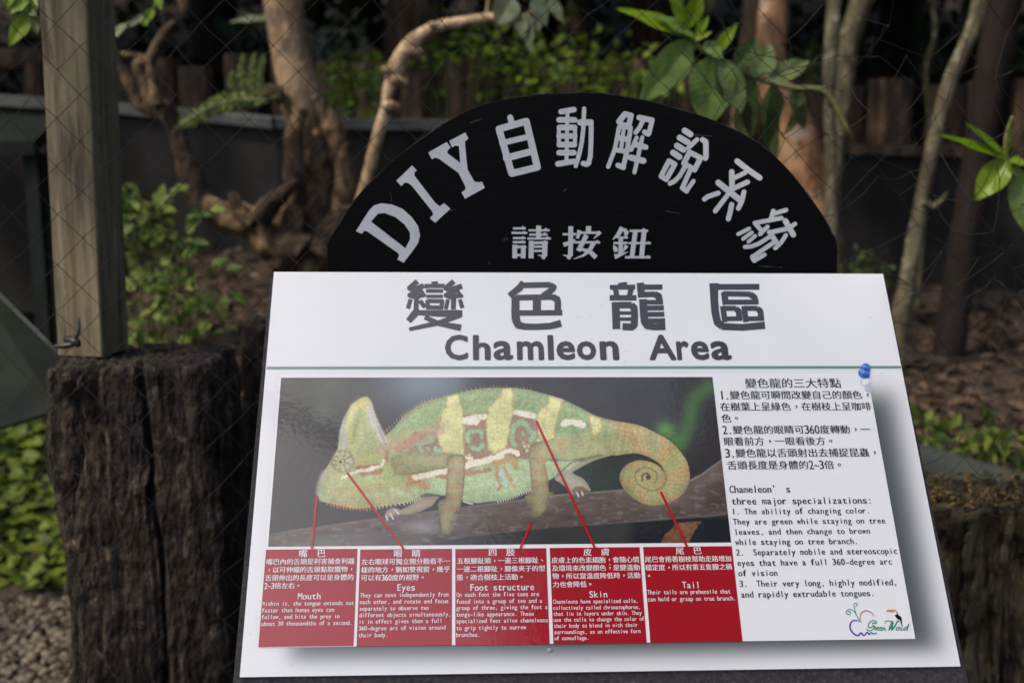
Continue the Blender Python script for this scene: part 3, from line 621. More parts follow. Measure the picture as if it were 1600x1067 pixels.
# far legs
def rnd(P, k=5):
    P = np.asarray(P, float); n = len(P); return crom(np.vstack([P[-2:], P, P[:3]]), (n + 4) * k + 1)[2 * k:(n + 2) * k]
def worley(f, s=0):
    X, Y_ = PX * f + s, PY * f * 1.15 + s; ix, iy = np.floor(X).astype(int), np.floor(Y_).astype(int); best = np.full(PX.shape, 9.0)
    for a in (-1, 0, 1):
        for b in (-1, 0, 1):
            cx, cy = ix + a, iy + b; best = np.minimum(best, (cx + .5 + .7 * (_h(cx, cy, cx * 0 + 1) - .5) - X) ** 2 + (cy + .5 + .7 * (_h(cx, cy, cx * 0 + 2) - .5) - Y_) ** 2)
    return np.sqrt(best)
def skin(d, c, amp=.25, f=.35, w=1.0, shade=.35, sw=7.0):
    cc = lin(c) * (1 + amp * nz(f, 4) + amp * .5 * nz(1.1, 2))[..., None]
    cc = cc * (1 - shade * np.exp(-np.maximum(d, 0) / sw))[..., None]
    lay(soft(d, w), np.clip(cc, 0, 1))
skin(sdf(P_(k3, [(1208, 690), (1225, 650), (1290, 615), (1380, 640), (1480, 590), (1600, 505), (1790, 490), (1700, 600), (1600, 650), (1460, 690), (1330, 690), (1240, 720)])), (176, 164, 140), .15)
skin(sdf(rnd(P_(k7, [(40, 340), (110, 270), (200, 190), (330, 145), (480, 118), (560, 125), (430, 165), (330, 210), (240, 260), (210, 290), (300, 340), (350, 400), (370, 455), (290, 450), (200, 480), (140, 420), (90, 380)]))), (190, 186, 160), .12)
for a, b in (((1222, 705), (1238, 745)), ((1265, 680), (1295, 735)), ((1318, 640), (1352, 685))): lay(soft(1.3 - ldist(P_(k3, [a, b])), 1), (214, 208, 200))
lay(soft(sdf(P_(k7, [(190, 450), (230, 415), (300, 412), (370, 460), (300, 470), (210, 478)]))) * .8, (128, 104, 82))
for a, b in (((245, 470), (262, 508)), ((290, 462), (300, 495))): lay(soft(1.2 - ldist(P_(k7, [a, b])), 1), (216, 210, 200))
# body outline
body = [(570, 619.8), (579, 625), (584, 640), (589.5, 655), (596, 668), (601.5, 680), (606, 677), (615, 668.5), (630, 650.5), (645, 639), (655, 632.5), (670, 626), (697, 618.5), (715, 613.5), (751, 607), (790, 605.7), (820, 608), (850, 614.7), (880, 624), (905, 636), (927.5, 647.5), (954.5, 656), (995, 663.5), (1020, 673.7), (1045.6, 688), (1062.5, 705), (1074, 723), (1077.7, 745.4), (1071, 766), (1054, 781), (1029, 789), (1003.4, 786), (981.5, 771), (969.7, 754), (969, 740.6), (978, 727), (995, 719.5), (1012, 720.4), (1029, 727), (1037, 735),
        (1029, 723.5), (1012, 713), (995, 708), (978, 709), (964.6, 711), (944, 712), (910, 722), (890, 734), (872, 742), (858, 750), (829, 764.5), (790, 779.5), (760, 784), (745, 785.5), (724, 781), (697, 775), (670, 773), (655, 776.5), (637.5, 784), (615, 788), (585, 791.5), (555, 794), (540, 791.5), (513, 785.5), (504, 783), (497, 776.5), (496.5, 764.5), (499.5, 749.5), (505, 738), (516, 721), (523.5, 707.5), (528, 698.5), (531, 673), (538.5, 650.5), (552, 629.5)]
bd = sdf(rnd(body)); BM = soft(bd, 1.2)
bcol = lin((132, 146, 84))
skin(bd, (140, 150, 92), .20, .14, 1.2, .5, 10)
lay(BM * soft(PY - np.interp(PX, [600, 720, 800, 900], [770, 735, 722, 700]), 14) * soft(900 - PX, 20), np.clip(lin((140, 168, 118)) * (1 + .22 * nz(.25, 4))[..., None], 0, 1))
lay(BM * soft(610 - PX, 16) * .6, np.clip(lin((146, 156, 92)) * (1 + .15 * nz(.3, 3))[..., None], 0, 1))
# markings follow the uneven rows of scales
PX0, PY0 = PX, PY
PX = PX0 + 2.4 * nz(.11, 2, 31) + 1.3 * nz(.45, 2, 7); PY = PY0 + 2.0 * nz(.11, 2, 57) + 1.2 * nz(.45, 2, 13)
# dark green saddles between the pale bands
G1 = np.clip(lin((112, 138, 86)) * (1 + .45 * fbm(np.stack([PX * .30 + PY * .18, PY * .45, PX * 0 + 2], -1), 4))[..., None], 0, 1)
sad = [(k4, [(0, 380), (200, 260), (390, 215), (350, 350), (300, 520), (200, 560), (80, 520), (-60, 560), (-200, 560)]), (k4, [(515, 170), (740, 115), (960, 112), (900, 230), (820, 340), (780, 385), (570, 385), (540, 320)]),
       (k4, [(1055, 110), (1250, 120), (1490, 205), (1400, 300), (1320, 370), (1100, 350), (1075, 270)]), (k6_, [(110, 285), (250, 330), (380, 410), (370, 520), (300, 590), (150, 590), (40, 600), (70, 400)]), (k6_, [(470, 440), (640, 490), (630, 600), (560, 640), (480, 600), (450, 520)])]
for c, p in sad: lay(soft(sdf(P_(c, p)), 5) * BM * .9, G1)
# brown patches with blue-green rings under the white flank marks
B1 = np.clip(lin((122, 90, 70)) * (1 + .5 * nz(.5, 4))[..., None], 0, 1)
T1 = np.clip(lin((112, 152, 112)) * (1 + .3 * nz(.4, 3))[..., None], 0, 1)
brown = [(k4, [(560, 385), (780, 375), (800, 560), (830, 740), (880, 790), (760, 900), (600, 990), (565, 800), (575, 600)]), (k4, [(1085, 350), (1300, 400), (1340, 560), (1330, 660), (1250, 700), (1240, 850), (1130, 860), (980, 800), (1010, 690), (1050, 500)]), (k4, [(-80, 680), (60, 560), (260, 560), (320, 720), (330, 790), (240, 800), (100, 810), (-20, 740)])]
for c, p in brown: lay(soft(sdf(P_(c, p)) + 2 * nz(.3, 3), 4) * BM * .92, B1)
for c, pts, w in ((k4, [(740, 560), (640, 560), (600, 610), (620, 660)], 40), (k4, [(740, 590), (745, 620)], 34), (k4, [(650, 730), (720, 740), (755, 700)], 42), (k4, [(1090, 700), (1070, 620), (1090, 520), (1150, 460), (1210, 490), (1260, 560), (1290, 610), (1270, 650)], 52), (k4, [(1300, 580), (1260, 640)], 40), (k4, [(1180, 570), (1185, 610)], 24), (k4, [(1190, 670), (1192, 690)], 20), (k4, [(90, 700), (200, 640), (230, 650)], 55), (k4, [(270, 740), (300, 770)], 55), (k4, [(110, 740), (130, 770)], 40), (k4, [(190, 730), (200, 745)], 24)):
    lay(soft(w / 2 / c[2] - ldist(P_(c, pts), 14) + 1.0 * nz(.5, 2), 1.6) * BM, T1)
# pale yellow-green bands
Y1 = np.clip(lin((178, 178, 108)) * (1 + .14 * fbm(np.stack([PX * .1, PY * .5, PX * 0], -1), 3))[..., None], 0, 1)
bands = [(k4, [(395, 200), (500, 185), (545, 330), (548, 470), (550, 600), (568, 800), (500, 795), (350, 770), (310, 690), (292, 600), (310, 480), (350, 350), (390, 300)]), (k4, [(955, 118), (1055, 112), (1072, 280), (1070, 400), (1030, 520), (1005, 690), (960, 750), (890, 765), (835, 730), (800, 600), (805, 450), (820, 330), (900, 240), (945, 200)]),
         (k4, [(1495, 205), (1600, 225), (1560, 340), (1500, 450), (1500, 620), (1420, 660), (1360, 600), (1325, 480), (1330, 380), (1420, 300)]), (k6_, [(0, 228), (100, 268), (70, 400), (20, 560), (-20, 600), (-60, 480)]), (k6_, [(370, 410), (470, 440), (455, 560), (400, 590), (370, 500)])]
for c, p in bands:
    d = sdf(P_(c, p)); lay(soft(d + 2.2, 3) * BM * .55, (158, 124, 54)); lay(soft(d, 2.5) * BM, Y1)
# orange-brown mottling on the flank and white broken stripe
O1 = np.clip(lin((160, 108, 48)) * (1 + .35 * nz(.4, 3))[..., None], 0, 1); R1 = np.clip(lin((142, 74, 46)) * (1 + .35 * nz(.5, 3))[..., None], 0, 1)
for c, pts, w, cc in ((k5, [(880, 150), (1050, 120), (1110, 200)], 60, O1), (k5, [(900, 200), (920, 300), (940, 420)], 46, O1), (k5, [(990, 200), (1040, 300), (1090, 400)], 40, O1), (k5, [(570, 250), (640, 270), (830, 220)], 44, R1), (k5, [(280, 290), (380, 300)], 40, R1), (k5, [(0, 280), (40, 340), (-20, 380)], 50, O1), (k5, [(20, 400), (110, 400), (100, 460)], 26, O1), (k5, [(880, 380), (920, 430), (960, 390)], 26, O1),
                      (k4, [(-100, 740), (-60, 700), (60, 600)], 70, R1), (k2, [(1240, 830), (1220, 930), (1120, 990), (930, 1000)], 44, R1), (k3, [(1290, 150), (1340, 230), (1440, 280), (1560, 350)], 80, O1), (k3, [(980, 270), (1170, 240)], 52, R1), (k3, [(900, 200), (1180, 170)], 34, R1), (k3, [(1480, 330), (1560, 350), (1640, 400)], 60, O1)):
    lay(soft(w / 2 / c[2] - ldist(P_(c, pts), 14) + 2.0 * nz(.3, 3), 3) * BM * .8, cc)
for x, y, r in ((950, 260, 30), (1040, 230, 26), (915, 375, 26), (1000, 370, 30), (1090, 350, 22), (980, 310, 22)):
    p = P_(k5, (x, y)); lay(np.exp(-(((PX - p[0]) / (r / 6.667 * .8)) ** 2 + ((PY - p[1]) / (r / 6.667 * 1.4)) ** 2) ** 2) * BM * .9, (150, 176, 160))
W1 = np.clip(lin((206, 192, 168)) * (1 + .25 * nz(.9, 2))[..., None], 0, 1)
for c, pts, w in ((k4, [(570, 450), (680, 420), (775, 400)], 62), (k4, [(620, 470), (700, 460)], 50), (k4, [(1105, 365), (1200, 385), (1295, 395)], 56), (k5, [(565, 190), (650, 160), (740, 140), (850, 110), (960, 80)], 66), (k5, [(960, 70), (1030, 30), (1120, 60)], 50), (k5, [(600, 100), (650, 110)], 36), (k5, [(60, 310), (180, 280), (390, 230)], 58), (k6_, [(120, 490), (190, 470), (300, 500)], 56), (k3, [(760, 310), (900, 245), (1060, 215), (1180, 180)], 30), (k3, [(1180, 180), (1205, 130)], 26)):
    lay(soft(w / 2 / c[2] - ldist(P_(c, pts), 16) + 1.6 * nz(.55, 3), 1.6) * BM, W1)
lay(soft(10 - ldist([(596, 702), (625, 694), (660, 682), (686, 670)], 20) + 5 * nz(.4, 3), 4) * BM * .6, np.clip(lin((164, 128, 102)) * (1 + .25 * nz(.7, 3))[..., None], 0, 1))
for x, y in ((612, 160), (700, 150), (590, 820), (620, 800), (650, 830), (1200, 720), (1240, 710), (1330, 660), (1220, 760)):
    p = P_(k4, (x, y)) if y > 400 else P_(k5, (x, y)); lay(np.exp(-(((PX - p[0]) / 2) ** 2 + ((PY - p[1]) / 2) ** 2)) * BM * .8, (208, 196, 176))
# cheek stripes and pale dots
for i in range(9):
    y0 = 400 + i * 22; lay(soft(1.3 - ldist(P_(k3, [(640 + i * 12, y0 + 40), (900, y0 + 5 + i * 3), (1200, y0 - 20 + i * 5), (1500, y0 - 25 + i * 4)], ), 20) + .9 * nz(.3, 2), 1.6) * BM * soft(sdf(P_(k3, [(560, 560), (640, 360), (900, 330), (1300, 300), (1600, 360), (1600, 500), (1300, 590), (900, 620)])), 6) * .6, (152, 118, 52))
for x, y in ((1280, 430), (1195, 475), (1380, 460), (1050, 300), (1010, 500), (1460, 500), (1130, 480), (1520, 430)):
    p = P_(k3, (x, y)); lay(np.exp(-(((PX - p[0]) / 4.2) ** 2 + ((PY - p[1]) / 3.6) ** 2)) * BM * .8, (146, 178, 130))
PX, PY = PX0 + .8 * nz(.3, 2, 5), PY0 + .8 * nz(.3, 2, 9)
# casque shading and eye turret
lay(soft(sdf(P_(k2, [(1060, 310), (1130, 500), (1215, 690), (1215, 790), (1170, 760), (1100, 620), (1040, 560), (1030, 380)])), 6) * .8, (146, 144, 148))
lay(soft(sdf(P_(k2, [(790, 470), (740, 620), (722, 790), (820, 800), (815, 620), (810, 500)])), 6) * .75, (144, 146, 144))
lay(soft(3.4 - ldist(P_(k2, [(960, 400), (920, 520), (890, 640), (870, 740)], ), 16), 3) * .8, (118, 140, 70)); lay(blob(565, 632, 9, 9) * .6, (176, 150, 62)); lay(soft(5 - ldist(P_(k2, [(880, 360), (840, 520), (850, 700)]), 14), 4) * .6, (170, 170, 92))
lay(soft(1.6 - ldist(P_(k2, [(930, 860), (1000, 700), (1060, 640)]), 12), 3) * .6, (120, 124, 104)); lay(soft(2 - ldist(P_(k2, [(1140, 570), (1190, 690), (1216, 760)]), 12), 2) * .5, (110, 84, 80)); lay(soft(3 - ldist(P_(k2, [(950, 930), (1100, 890), (1180, 840)]), 12), 3) * .5, (160, 156, 60))
lay(soft(4 - ldist([(506, 738), (500, 752), (497, 768), (502, 780)], 12), 3) * .6, (156, 150, 144))
ex, ey = P_(k2, (770, 935)); re = np.hypot((PX - ex) * 1.0, (PY - ey) * 1.0); an = np.arctan2(PY - ey + .5, PX - ex + 2) + .22 * nz(.25, 2)
lay(soft(18.5 - re + 1.5 * nz(.2, 2), 4) * .8, (112, 90, 76)); pet = soft(np.cos(an * 9) * .9 + .35, .5) * soft(15.5 - re, 2) * soft(re - 4.5, 1.5)
lay(pet * .75, np.clip(lin((150, 164, 116)) * (1 + .2 * nz(.4, 2))[..., None], 0, 1)); lay(soft(5.2 - np.hypot(PX - ex + 3.5, PY - ey - 1), 1.2), (150, 140, 70)); lay(soft(2.3 - np.hypot(PX - ex + 3.5, PY - ey - 1), 1), (34, 28, 26))
# tail: bands, speckle, coil line
T2 = np.clip(lin((160, 140, 78)) * (1 + .3 * nz(.5, 4))[..., None], 0, 1)
lay(BM * soft(PX - 958, 40) * .55, T2)
ctr = np.array([1012., 742.]); ta = np.arctan2(PY - ctr[1], PX - ctr[0]); tr_ = np.hypot(PX - ctr[0], PY - ctr[1])
rb = soft(np.sin(ta * 7.0 + tr_ * .04) + .5 * nz(.2, 3) - .2, .6) * BM * soft(PX - 955, 16)
lay(rb * .32, np.clip(lin((164, 124, 66)) * (1 + .35 * nz(.5, 3))[..., None], 0, 1))
lay(soft(np.sin(ta * 7.0 + 2.6 + tr_ * .04) - .35, .5) * BM * soft(PX - 955, 16) * .45, (124, 142, 92))
lay(soft(nz(.55, 3) - .28, .12) * BM * soft(PX - 930, 20) * .5, (150, 86, 46))
lay(soft(np.sin(ta * 46 + tr_ * .12) - .2, .8) * BM * soft(PX - 975, 20) * .20, (92, 84, 60)); lay(soft(np.sin(PX * .62 + PY * .12) - .2, .8) * BM * soft(PX - 930, 20) * soft(1000 - PX, 20) * .18, (92, 84, 60))
coil = [(1039, 738), (1041, 748), (1037, 758), (1029, 764), (1018, 766), (1006, 762), (997, 755), (992.5, 746), (994, 737), (1001, 731.5), (1010, 730.5), (1019, 733), (1026, 739), (1027, 747), (1022, 754)]
lay(soft(1.3 - ldist(coil, 60), 1.4) * BM * .7, (84, 82, 74)); lay(soft(1.5 - ldist([(1004, 750), (1003.5, 743), (1008, 739.5), (1014, 741), (1016, 746), (1012, 749)], 24), 1.2), (70, 66, 66)); lay(soft(3.2 - np.hypot(PX - 1012.5, PY - 745), 1), (58, 54, 62))
lay(soft(2.0 - ldist([(1037, 735), (1029, 725.5), (1012, 715.5), (995, 711)], 20), 1.5) * .7, (52, 58, 52))
# front and hind leg
PX, PY = PX0 + .7 * nz(.3, 2, 5), PY0 + .7 * nz(.3, 2, 9)
L1 = (142, 136, 92)
skin(sdf(P_(k4, [(-200, 830), (0, 760), (150, 790), (340, 780), (560, 800), (560, 900), (400, 930), (250, 960), (60, 1000), (-150, 1010)])), (132, 134, 84), .2, .3, 4, .3, 6)
skin(sdf(rnd(P_(k5, [(400, 90), (568, 80), (575, 250), (565, 400), (550, 520), (525, 640), (470, 690), (440, 780), (430, 880), (400, 900), (340, 890), (310, 800), (310, 650), (292, 590), (310, 550), (370, 520), (380, 400), (395, 250)]))), L1, .18, .3, 1.2, .62, 6)
skin(sdf(rnd(P_(k5, [(1240, 40), (1300, -60), (1500, -80), (1700, -60), (1750, 60), (1600, 110), (1420, 140), (1440, 290), (1455, 450), (1500, 445), (1505, 470), (1460, 500), (1430, 620), (1415, 690), (1385, 680), (1360, 715), (1330, 715), (1310, 680), (1300, 715), (1280, 710), (1260, 620), (1200, 510), (1265, 430), (1255, 250)]))), L1, .18, .3, 1.2, .62, 6)
lay(soft(fbm(np.stack([PX * .12, PY * .7, PX * 0 + 9], -1), 3) - .05, .25) * soft(np.maximum(sdf(P_(k5, [(385, 100), (575, 90), (550, 520), (440, 780), (310, 780), (380, 500)])), sdf(P_(k5, [(1245, 0), (1430, 0), (1450, 450), (1260, 500)]))), 2) * .35, (160, 118, 62))
legm = np.maximum(sdf(P_(k5, [(385, 100), (575, 90), (550, 520), (440, 780), (310, 780), (380, 500)])), sdf(P_(k5, [(1245, 0), (1430, 0), (1450, 450), (1260, 500)])))
lay(soft(np.sin(PY * .33 + 1.5 * nz(.1, 2)) - .1, .9) * soft(legm - 2, 4) * .30, (150, 160, 110)); lay(soft(np.sin(PY * .33 + 2.6 + 1.5 * nz(.1, 2)) - .5, .7) * soft(legm - 2, 4) * .35, (170, 122, 70))
skin(sdf(P_(k6_, [(-60, 640), (150, 610), (330, 590), (520, 660), (540, 770), (400, 800), (200, 815), (0, 815), (-60, 800)])), (140, 146, 94), .16, .25, 6, .15, 6)
lay(soft(sdf(P_(k6_, [(20, 640), (140, 620), (180, 700), (120, 760), (60, 700)])), 8) * .5, (160, 116, 62))
lay(soft(1.1 - ldist(P_(k6_, [(0, 820), (180, 822), (330, 800), (480, 772)]), 16), 1) * .8, (66, 70, 62)); lay(soft(1.1 - ldist(P_(k6_, [(60, 960), (200, 845), (320, 815)]), 14), 1) * .8, (60, 62, 58)); lay(soft(1.0 - ldist(P_(k5, [(0, 270), (200, 235), (395, 200)]), 10), 1) * .7, (80, 84, 70))
lay(soft(1.6 - ldist(P_(k5, [(60, 545), (130, 490), (200, 478), (380, 505)]), 14), 1) * .8, (66, 64, 60))
PX, PY = PX0, PY0
# crest and beard spikes
for i in range(46):
    s_ = i / 45; hv_ = RNG.uniform(.5, 1.1); k_ = crom(np.array([(602, 677), (630, 650), (655, 632.5), (697, 618), (751, 606.5), (790, 605), (830, 609)]), 46)[i]; lay(soft(.9 - ldist([k_ + np.array([0, 1]), k_ + np.array([-1.5, -3.4]) * hv_]), 1) * (.55 - .35 * s_) * hv_, (196, 170, 126))
for i in range(30):
    k_ = crom(np.array([(511, 785), (540, 792), (570, 793), (600, 789.5), (637, 783.5), (656, 776)]), 30)[i]; lay(soft(.95 - ldist([k_, k_ + np.array([1.3, 3.8]) * RNG.uniform(.6, 1.1)]), 1) * .8, (222, 200, 150) if i > 14 else (206, 150, 72))
for i in range(34):
    k_ = crom(np.array([(724, 782), (745, 786), (790, 780), (829, 765)]), 34)[i]; lay(soft(.8 - ldist([k_, k_ + np.array([.6, 2.0])]), 1) * (1 if i < 9 or i > 18 else .15), (216, 206, 186))
lay(soft(1.5 - ldist([(513, 784), (540, 790.5), (570, 792)], 10), 2) * .6, (188, 130, 50))
CMK = np.clip(np.maximum.reduce([soft(bd, 1.2), soft(sdf(P_(k5, [(395, 400), (568, 400), (525, 640), (430, 880), (400, 900), (340, 890), (292, 590), (310, 550), (370, 520)])), 1.2), soft(sdf(P_(k5, [(1250, 300), (1440, 290), (1455, 450), (1505, 470), (1430, 620), (1385, 680), (1330, 715), (1280, 710), (1200, 510)])), 1.2)]), 0, 1)[..., None]
grey = IMG.mean(-1, keepdims=True); det = ((1.16 - .55 * np.minimum(worley(.36), .9) ** 2) * (1.06 - .3 * np.minimum(worley(.17, 40), .9) ** 2) * (1 + .24 * nz(.06, 3)) * (1 + .30 * np.exp(-np.abs(bd - 9) / 6) * soft(690 - PY, 60)) * (1 - .28 * np.exp(-np.maximum(bd, 0) / 10) * soft(PY - 735, 30)))[..., None]
IMG = IMG * (1 - CMK) + CMK * ((np.maximum(IMG, 0) * .82 + grey * .18) ** .86 * np.array([1.40, 1.36, 1.22]) * det + .012)
IMG = np.clip(IMG, .004, .9)
mb = MB(); mb.add(PWD, [(j * NXP + i, (j + 1) * NXP + i, (j + 1) * NXP + i + 1, j * NXP + i + 1) for j in range(NYP - 1) for i in range(NXP - 1)])
pic = build('chameleon_picture', mb, M['print'], sign, smooth=False); paint(pic, IMG.reshape(-1, 3))
for pts in ([(495.5, 775), (487.5, 858)], [(542.5, 739), (631, 858)], [(830.5, 816), (813, 857)], [(837.5, 658), (929.5, 857)], [(1032, 768.5), (1073, 855)]):
    A = Art(PAN, .0024); A.stroke(pts, 3.6, cap='butt'); build('leader_line', A.mb, M['lead_red'], pic, smooth=False)

# ---- arched heading board
arch_px = [(511, 440), (510, 422), (511, 383), (519, 366), (528, 352), (541, 330), (556, 310), (569, 294), (584, 279), (602, 261), (621, 245), (657, 217), (697, 190), (739, 169), (781, 157), (837, 148), (880, 145), (920, 144), (956, 147), (984, 151.5), (1012, 157), (1040, 164), (1069, 172), (1097, 181), (1125, 192), (1153, 204.5), (1181, 220), (1209, 242), (1237, 270.6), (1265.5, 307), (1281, 329), (1293.6, 349), (1306, 374.6), (1309, 391), (1308.5, 424), (1308, 440)]
au_ = ARC.uv(np.array(arch_px)); top = crom(au_[2:-2], 90); L_ = np.vstack([au_[:2] - np.array([0, .03]), au_[1:2], top, au_[-2:-1], au_[-2:] - np.array([0, .03])])
L_ = np.vstack([[au_[1, 0], au_[1, 1] - .06], top, [au_[-2, 0], au_[-2, 1] - .06]])[::-1]
arch = build('arch_board', plank(ARC, L_, -.016, 0, .001), M['black_paint'], sign, smooth=False)
A = Art(ARC, .0006); c7 = (500, 130, 3.557)
A.poly(P_(c7, [(200, 822), (275, 705), (300, 680), (340, 668), (400, 675), (460, 700), (510, 745), (545, 795), (556, 845), (545, 890), (520, 925), (465, 998), (430, 980), (440, 960), (435, 945), (260, 822), (243, 822), (233, 838)]), [P_(c7, [(283, 770), (475, 918), (500, 870), (500, 830), (470, 785), (420, 745), (360, 722), (322, 726)])])
A.poly(P_(c7, [(512, 458), (538, 485), (525, 498), (525, 515), (640, 665), (665, 685), (690, 668), (725, 698), (640, 776), (610, 750), (628, 733), (625, 715), (510, 570), (490, 555), (470, 553), (452, 573), (424, 543)]))
A.poly(P_(c7, [(602, 386), (705, 328), (725, 358), (708, 378), (708, 390), (780, 445), (772, 350), (748, 348), (735, 358), (718, 322), (808, 275), (824, 310), (806, 325), (806, 345), (820, 480), (858, 548), (885, 552), (900, 548), (916, 583), (806, 643), (786, 608), (808, 592), (808, 575), (770, 500), (660, 420), (640, 415), (622, 424)]))
for w, pts, cl in ((33, [(1057, 192), (1066, 225)], 0), (38, [(995, 256), (1146, 213), (1208, 468), (1065, 503)], 1), (32, [(1012, 334), (1165, 297)], 0), (38, [(1035, 417), (1185, 378)], 0)):
    A.stroke(P_(c7, pts), w / 3.557, closed=bool(cl))
def cglyph(art, ch, cx, cy, rot, w, h, bold):
    c = art.pl.uv(np.array([cx, cy], float)); k = art.pl.uv(np.array([[cx, cy], [cx + 10, cy], [cx, cy - 10]], float)); ku = (k[1, 0] - k[0, 0]) / 10; kv = (k[2, 1] - k[0, 1]) / 10
    gv, _ = glyph(ch); lo, hi = gv.min(0) - bold, gv.max(0) + bold; sx_ = w / (hi[0] - lo[0]); sy_ = h / (hi[1] - lo[1]); m = (lo + hi) / 2
    cr, sr = math.cos(rot), math.sin(rot)
    U = np.array([cr * sx_ * ku, -sr * sx_ * kv]); V = np.array([sr * sy_ * ku, cr * sy_ * kv])
    art.glyph(ch, c - U * m[0] - V * m[1], U, V, bold, 1)
def pen(art, crop, lst, cap='round'):
    for w, pts in lst:
        cl = pts[-1] is None; pts = pts[:-1] if cl else pts
        ww = np.asarray(w, float) / crop[2]; art.stroke(zs(crop, pts), ww if np.ndim(w) else float(ww), closed=cl, cap=cap)
d1 = (850, 155, 8.89)
pen(A, d1, [(76, [(236, 178), (416, 148)]), (78, [(208, 290), (425, 292)]), (54, [(325, 200), (312, 850)]), (54, [(207, 398), (431, 398), (428, 634), (206, 634), None]), (80, [(215, 397), (423, 397)]), (80, [(213, 634), (420, 634)]), (75, [(207, 515), (428, 515)]), (78, [(208, 746), (415, 746)]), (78, [(192, 902), (412, 866)]),
            (60, [(557, 135), (545, 420), (525, 600), (490, 760), (440, 930)]), (86, [(500, 326), (640, 326)]), (66, [(655, 315), (652, 600), (642, 800), (618, 890)]), (74, [(622, 885), (592, 908), (545, 894)])])
d2 = (935, 165, 8.89)
pen(A, d2, [(82, [(365, 125), (285, 225)]), (78, [(365, 120), (453, 142)]), (76, [(450, 148), (425, 262)]), (58, [(288, 250), (430, 282)]), (60, [(285, 308), (230, 600), (136, 850)]), (60, [(290, 300), (445, 310)]), (66, [(446, 312), (395, 640), (348, 840)]), (74, [(345, 862), (272, 832)]), (54, [(355, 310), (312, 620)]), (78, [(270, 452), (400, 472)]), (66, [(240, 618), (390, 642)]),
            (78, [(566, 170), (742, 206)]), (66, [(746, 210), (700, 392)]), (74, [(690, 398), (642, 372)]), (64, [(615, 220), (570, 310), (516, 378)]), (58, [(530, 448), (455, 618)]), (78, [(520, 545), (655, 580)]), (84, [(446, 724), (625, 770)]), (58, [(608, 445), (500, 930)])])
d3 = (1020, 190, 8.89)
pen(A, d3, [(84, [(442, 128), (522, 180)]), (84, [(372, 226), (482, 290)]), (84, [(334, 338), (424, 394)]), (84, [(280, 434), (368, 494)]), (70, [(222, 548), (306, 594), (186, 806), (114, 762), None]), (64, [(612, 252), (490, 370)]), (76, [(690, 255), (735, 284), (737, 480), (728, 512)]), (74, [(508, 428), (664, 508), (578, 672), (430, 584), None]),
            (64, [(440, 640), (370, 760), (300, 830), (238, 862)]), (66, [(512, 690), (412, 920)]), (72, [(410, 922), (468, 966)]), (60, [(468, 962), (564, 828)])])
d4 = (1090, 240, 9.7)
pen(A, d4, [(86, [(598, 118), (760, 246), (940, 370)]), (70, [(716, 292), (560, 370)]), (84, [(516, 280), (520, 530)]), (76, [(756, 432), (540, 532)]), (92, [(312, 442), (640, 706)]), (74, [(702, 582), (670, 720), (616, 832)]), (72, [(452, 630), (266, 872)]), (74, [(312, 600), (150, 655), (102, 692)]), (78, [(514, 772), (494, 880), (464, 990)])])
d5 = (1145, 315, 9.7)
pen(A, d5, [(70, [(612, 145), (572, 282)]), (66, [(806, 128), (620, 186)]), (68, [(734, 250), (350, 322)]), (70, [(334, 326), (432, 442)]), (64, [(524, 382), (410, 494)]), (58, [(246, 410), (80, 494)]), (58, [(286, 470), (154, 566)]), (56, [(336, 522), (236, 608)]), (86, [(796, 296), (914, 502)]), (64, [(942, 338), (850, 404)]), (70, [(820, 412), (590, 462)]), (80, [(556, 466), (652, 612)]),
            (64, [(802, 510), (722, 632), (640, 706)]), (64, [(560, 532), (390, 640), (280, 680), (182, 688)]), (66, [(630, 612), (312, 828)]), (82, [(300, 840), (326, 890)]), (64, [(330, 892), (480, 806)])])
A2 = Art(ARC, .0006); e1, e2 = (790, 345, 13.333), (905, 345, 13.333)
pen(A2, e1, [(46, [(155, 160), (420, 160)]), (46, [(125, 252), (450, 256)]), (46, [(152, 362), (415, 362)]), (46, [(150, 448), (415, 448)]), (100, [(192, 500), (190, 782)]), (98, [(370, 520), (366, 780)]), (58, [(190, 545), (365, 545)]), (50, [(190, 715), (365, 715)]),
             (104, [(688, 102), (684, 380)]), (44, [(478, 200), (918, 200)]), (44, [(492, 290), (875, 290)]), (44, [(452, 370), (940, 370)]), (104, [(536, 418), (530, 782)]), (110, [(818, 425), (812, 740)]), ([100, 70], [(812, 700), (775, 795)]), (58, [(540, 460), (815, 460)]), (46, [(580, 540), (770, 540)]), (46, [(580, 628), (770, 628)]), ([16, 40], [(670, 712), (770, 735)]),
             (100, [(1358, 115), (1350, 740)]), ([96, 70], [(1348, 690), (1305, 798)]), ([14, 40], [(1190, 710), (1300, 740)]), (46, [(1186, 282), (1470, 278)]), ([95, 80, 30], [(1205, 505), (1300, 470), (1450, 395)])], 'butt')
for t_ in ([(355, 105), (425, 160), (320, 160)], [(385, 208), (452, 262), (340, 255)], [(352, 314), (418, 365), (310, 362)], [(352, 400), (418, 452), (310, 448)], [(835, 148), (922, 205), (780, 200)], [(810, 240), (880, 292), (770, 290)], [(875, 322), (944, 372), (800, 370)], [(820, 405), (892, 455), (860, 490), (780, 440)], [(380, 500), (446, 548), (415, 575), (340, 540)]): A2.poly(zs(e1, t_[::-1]))
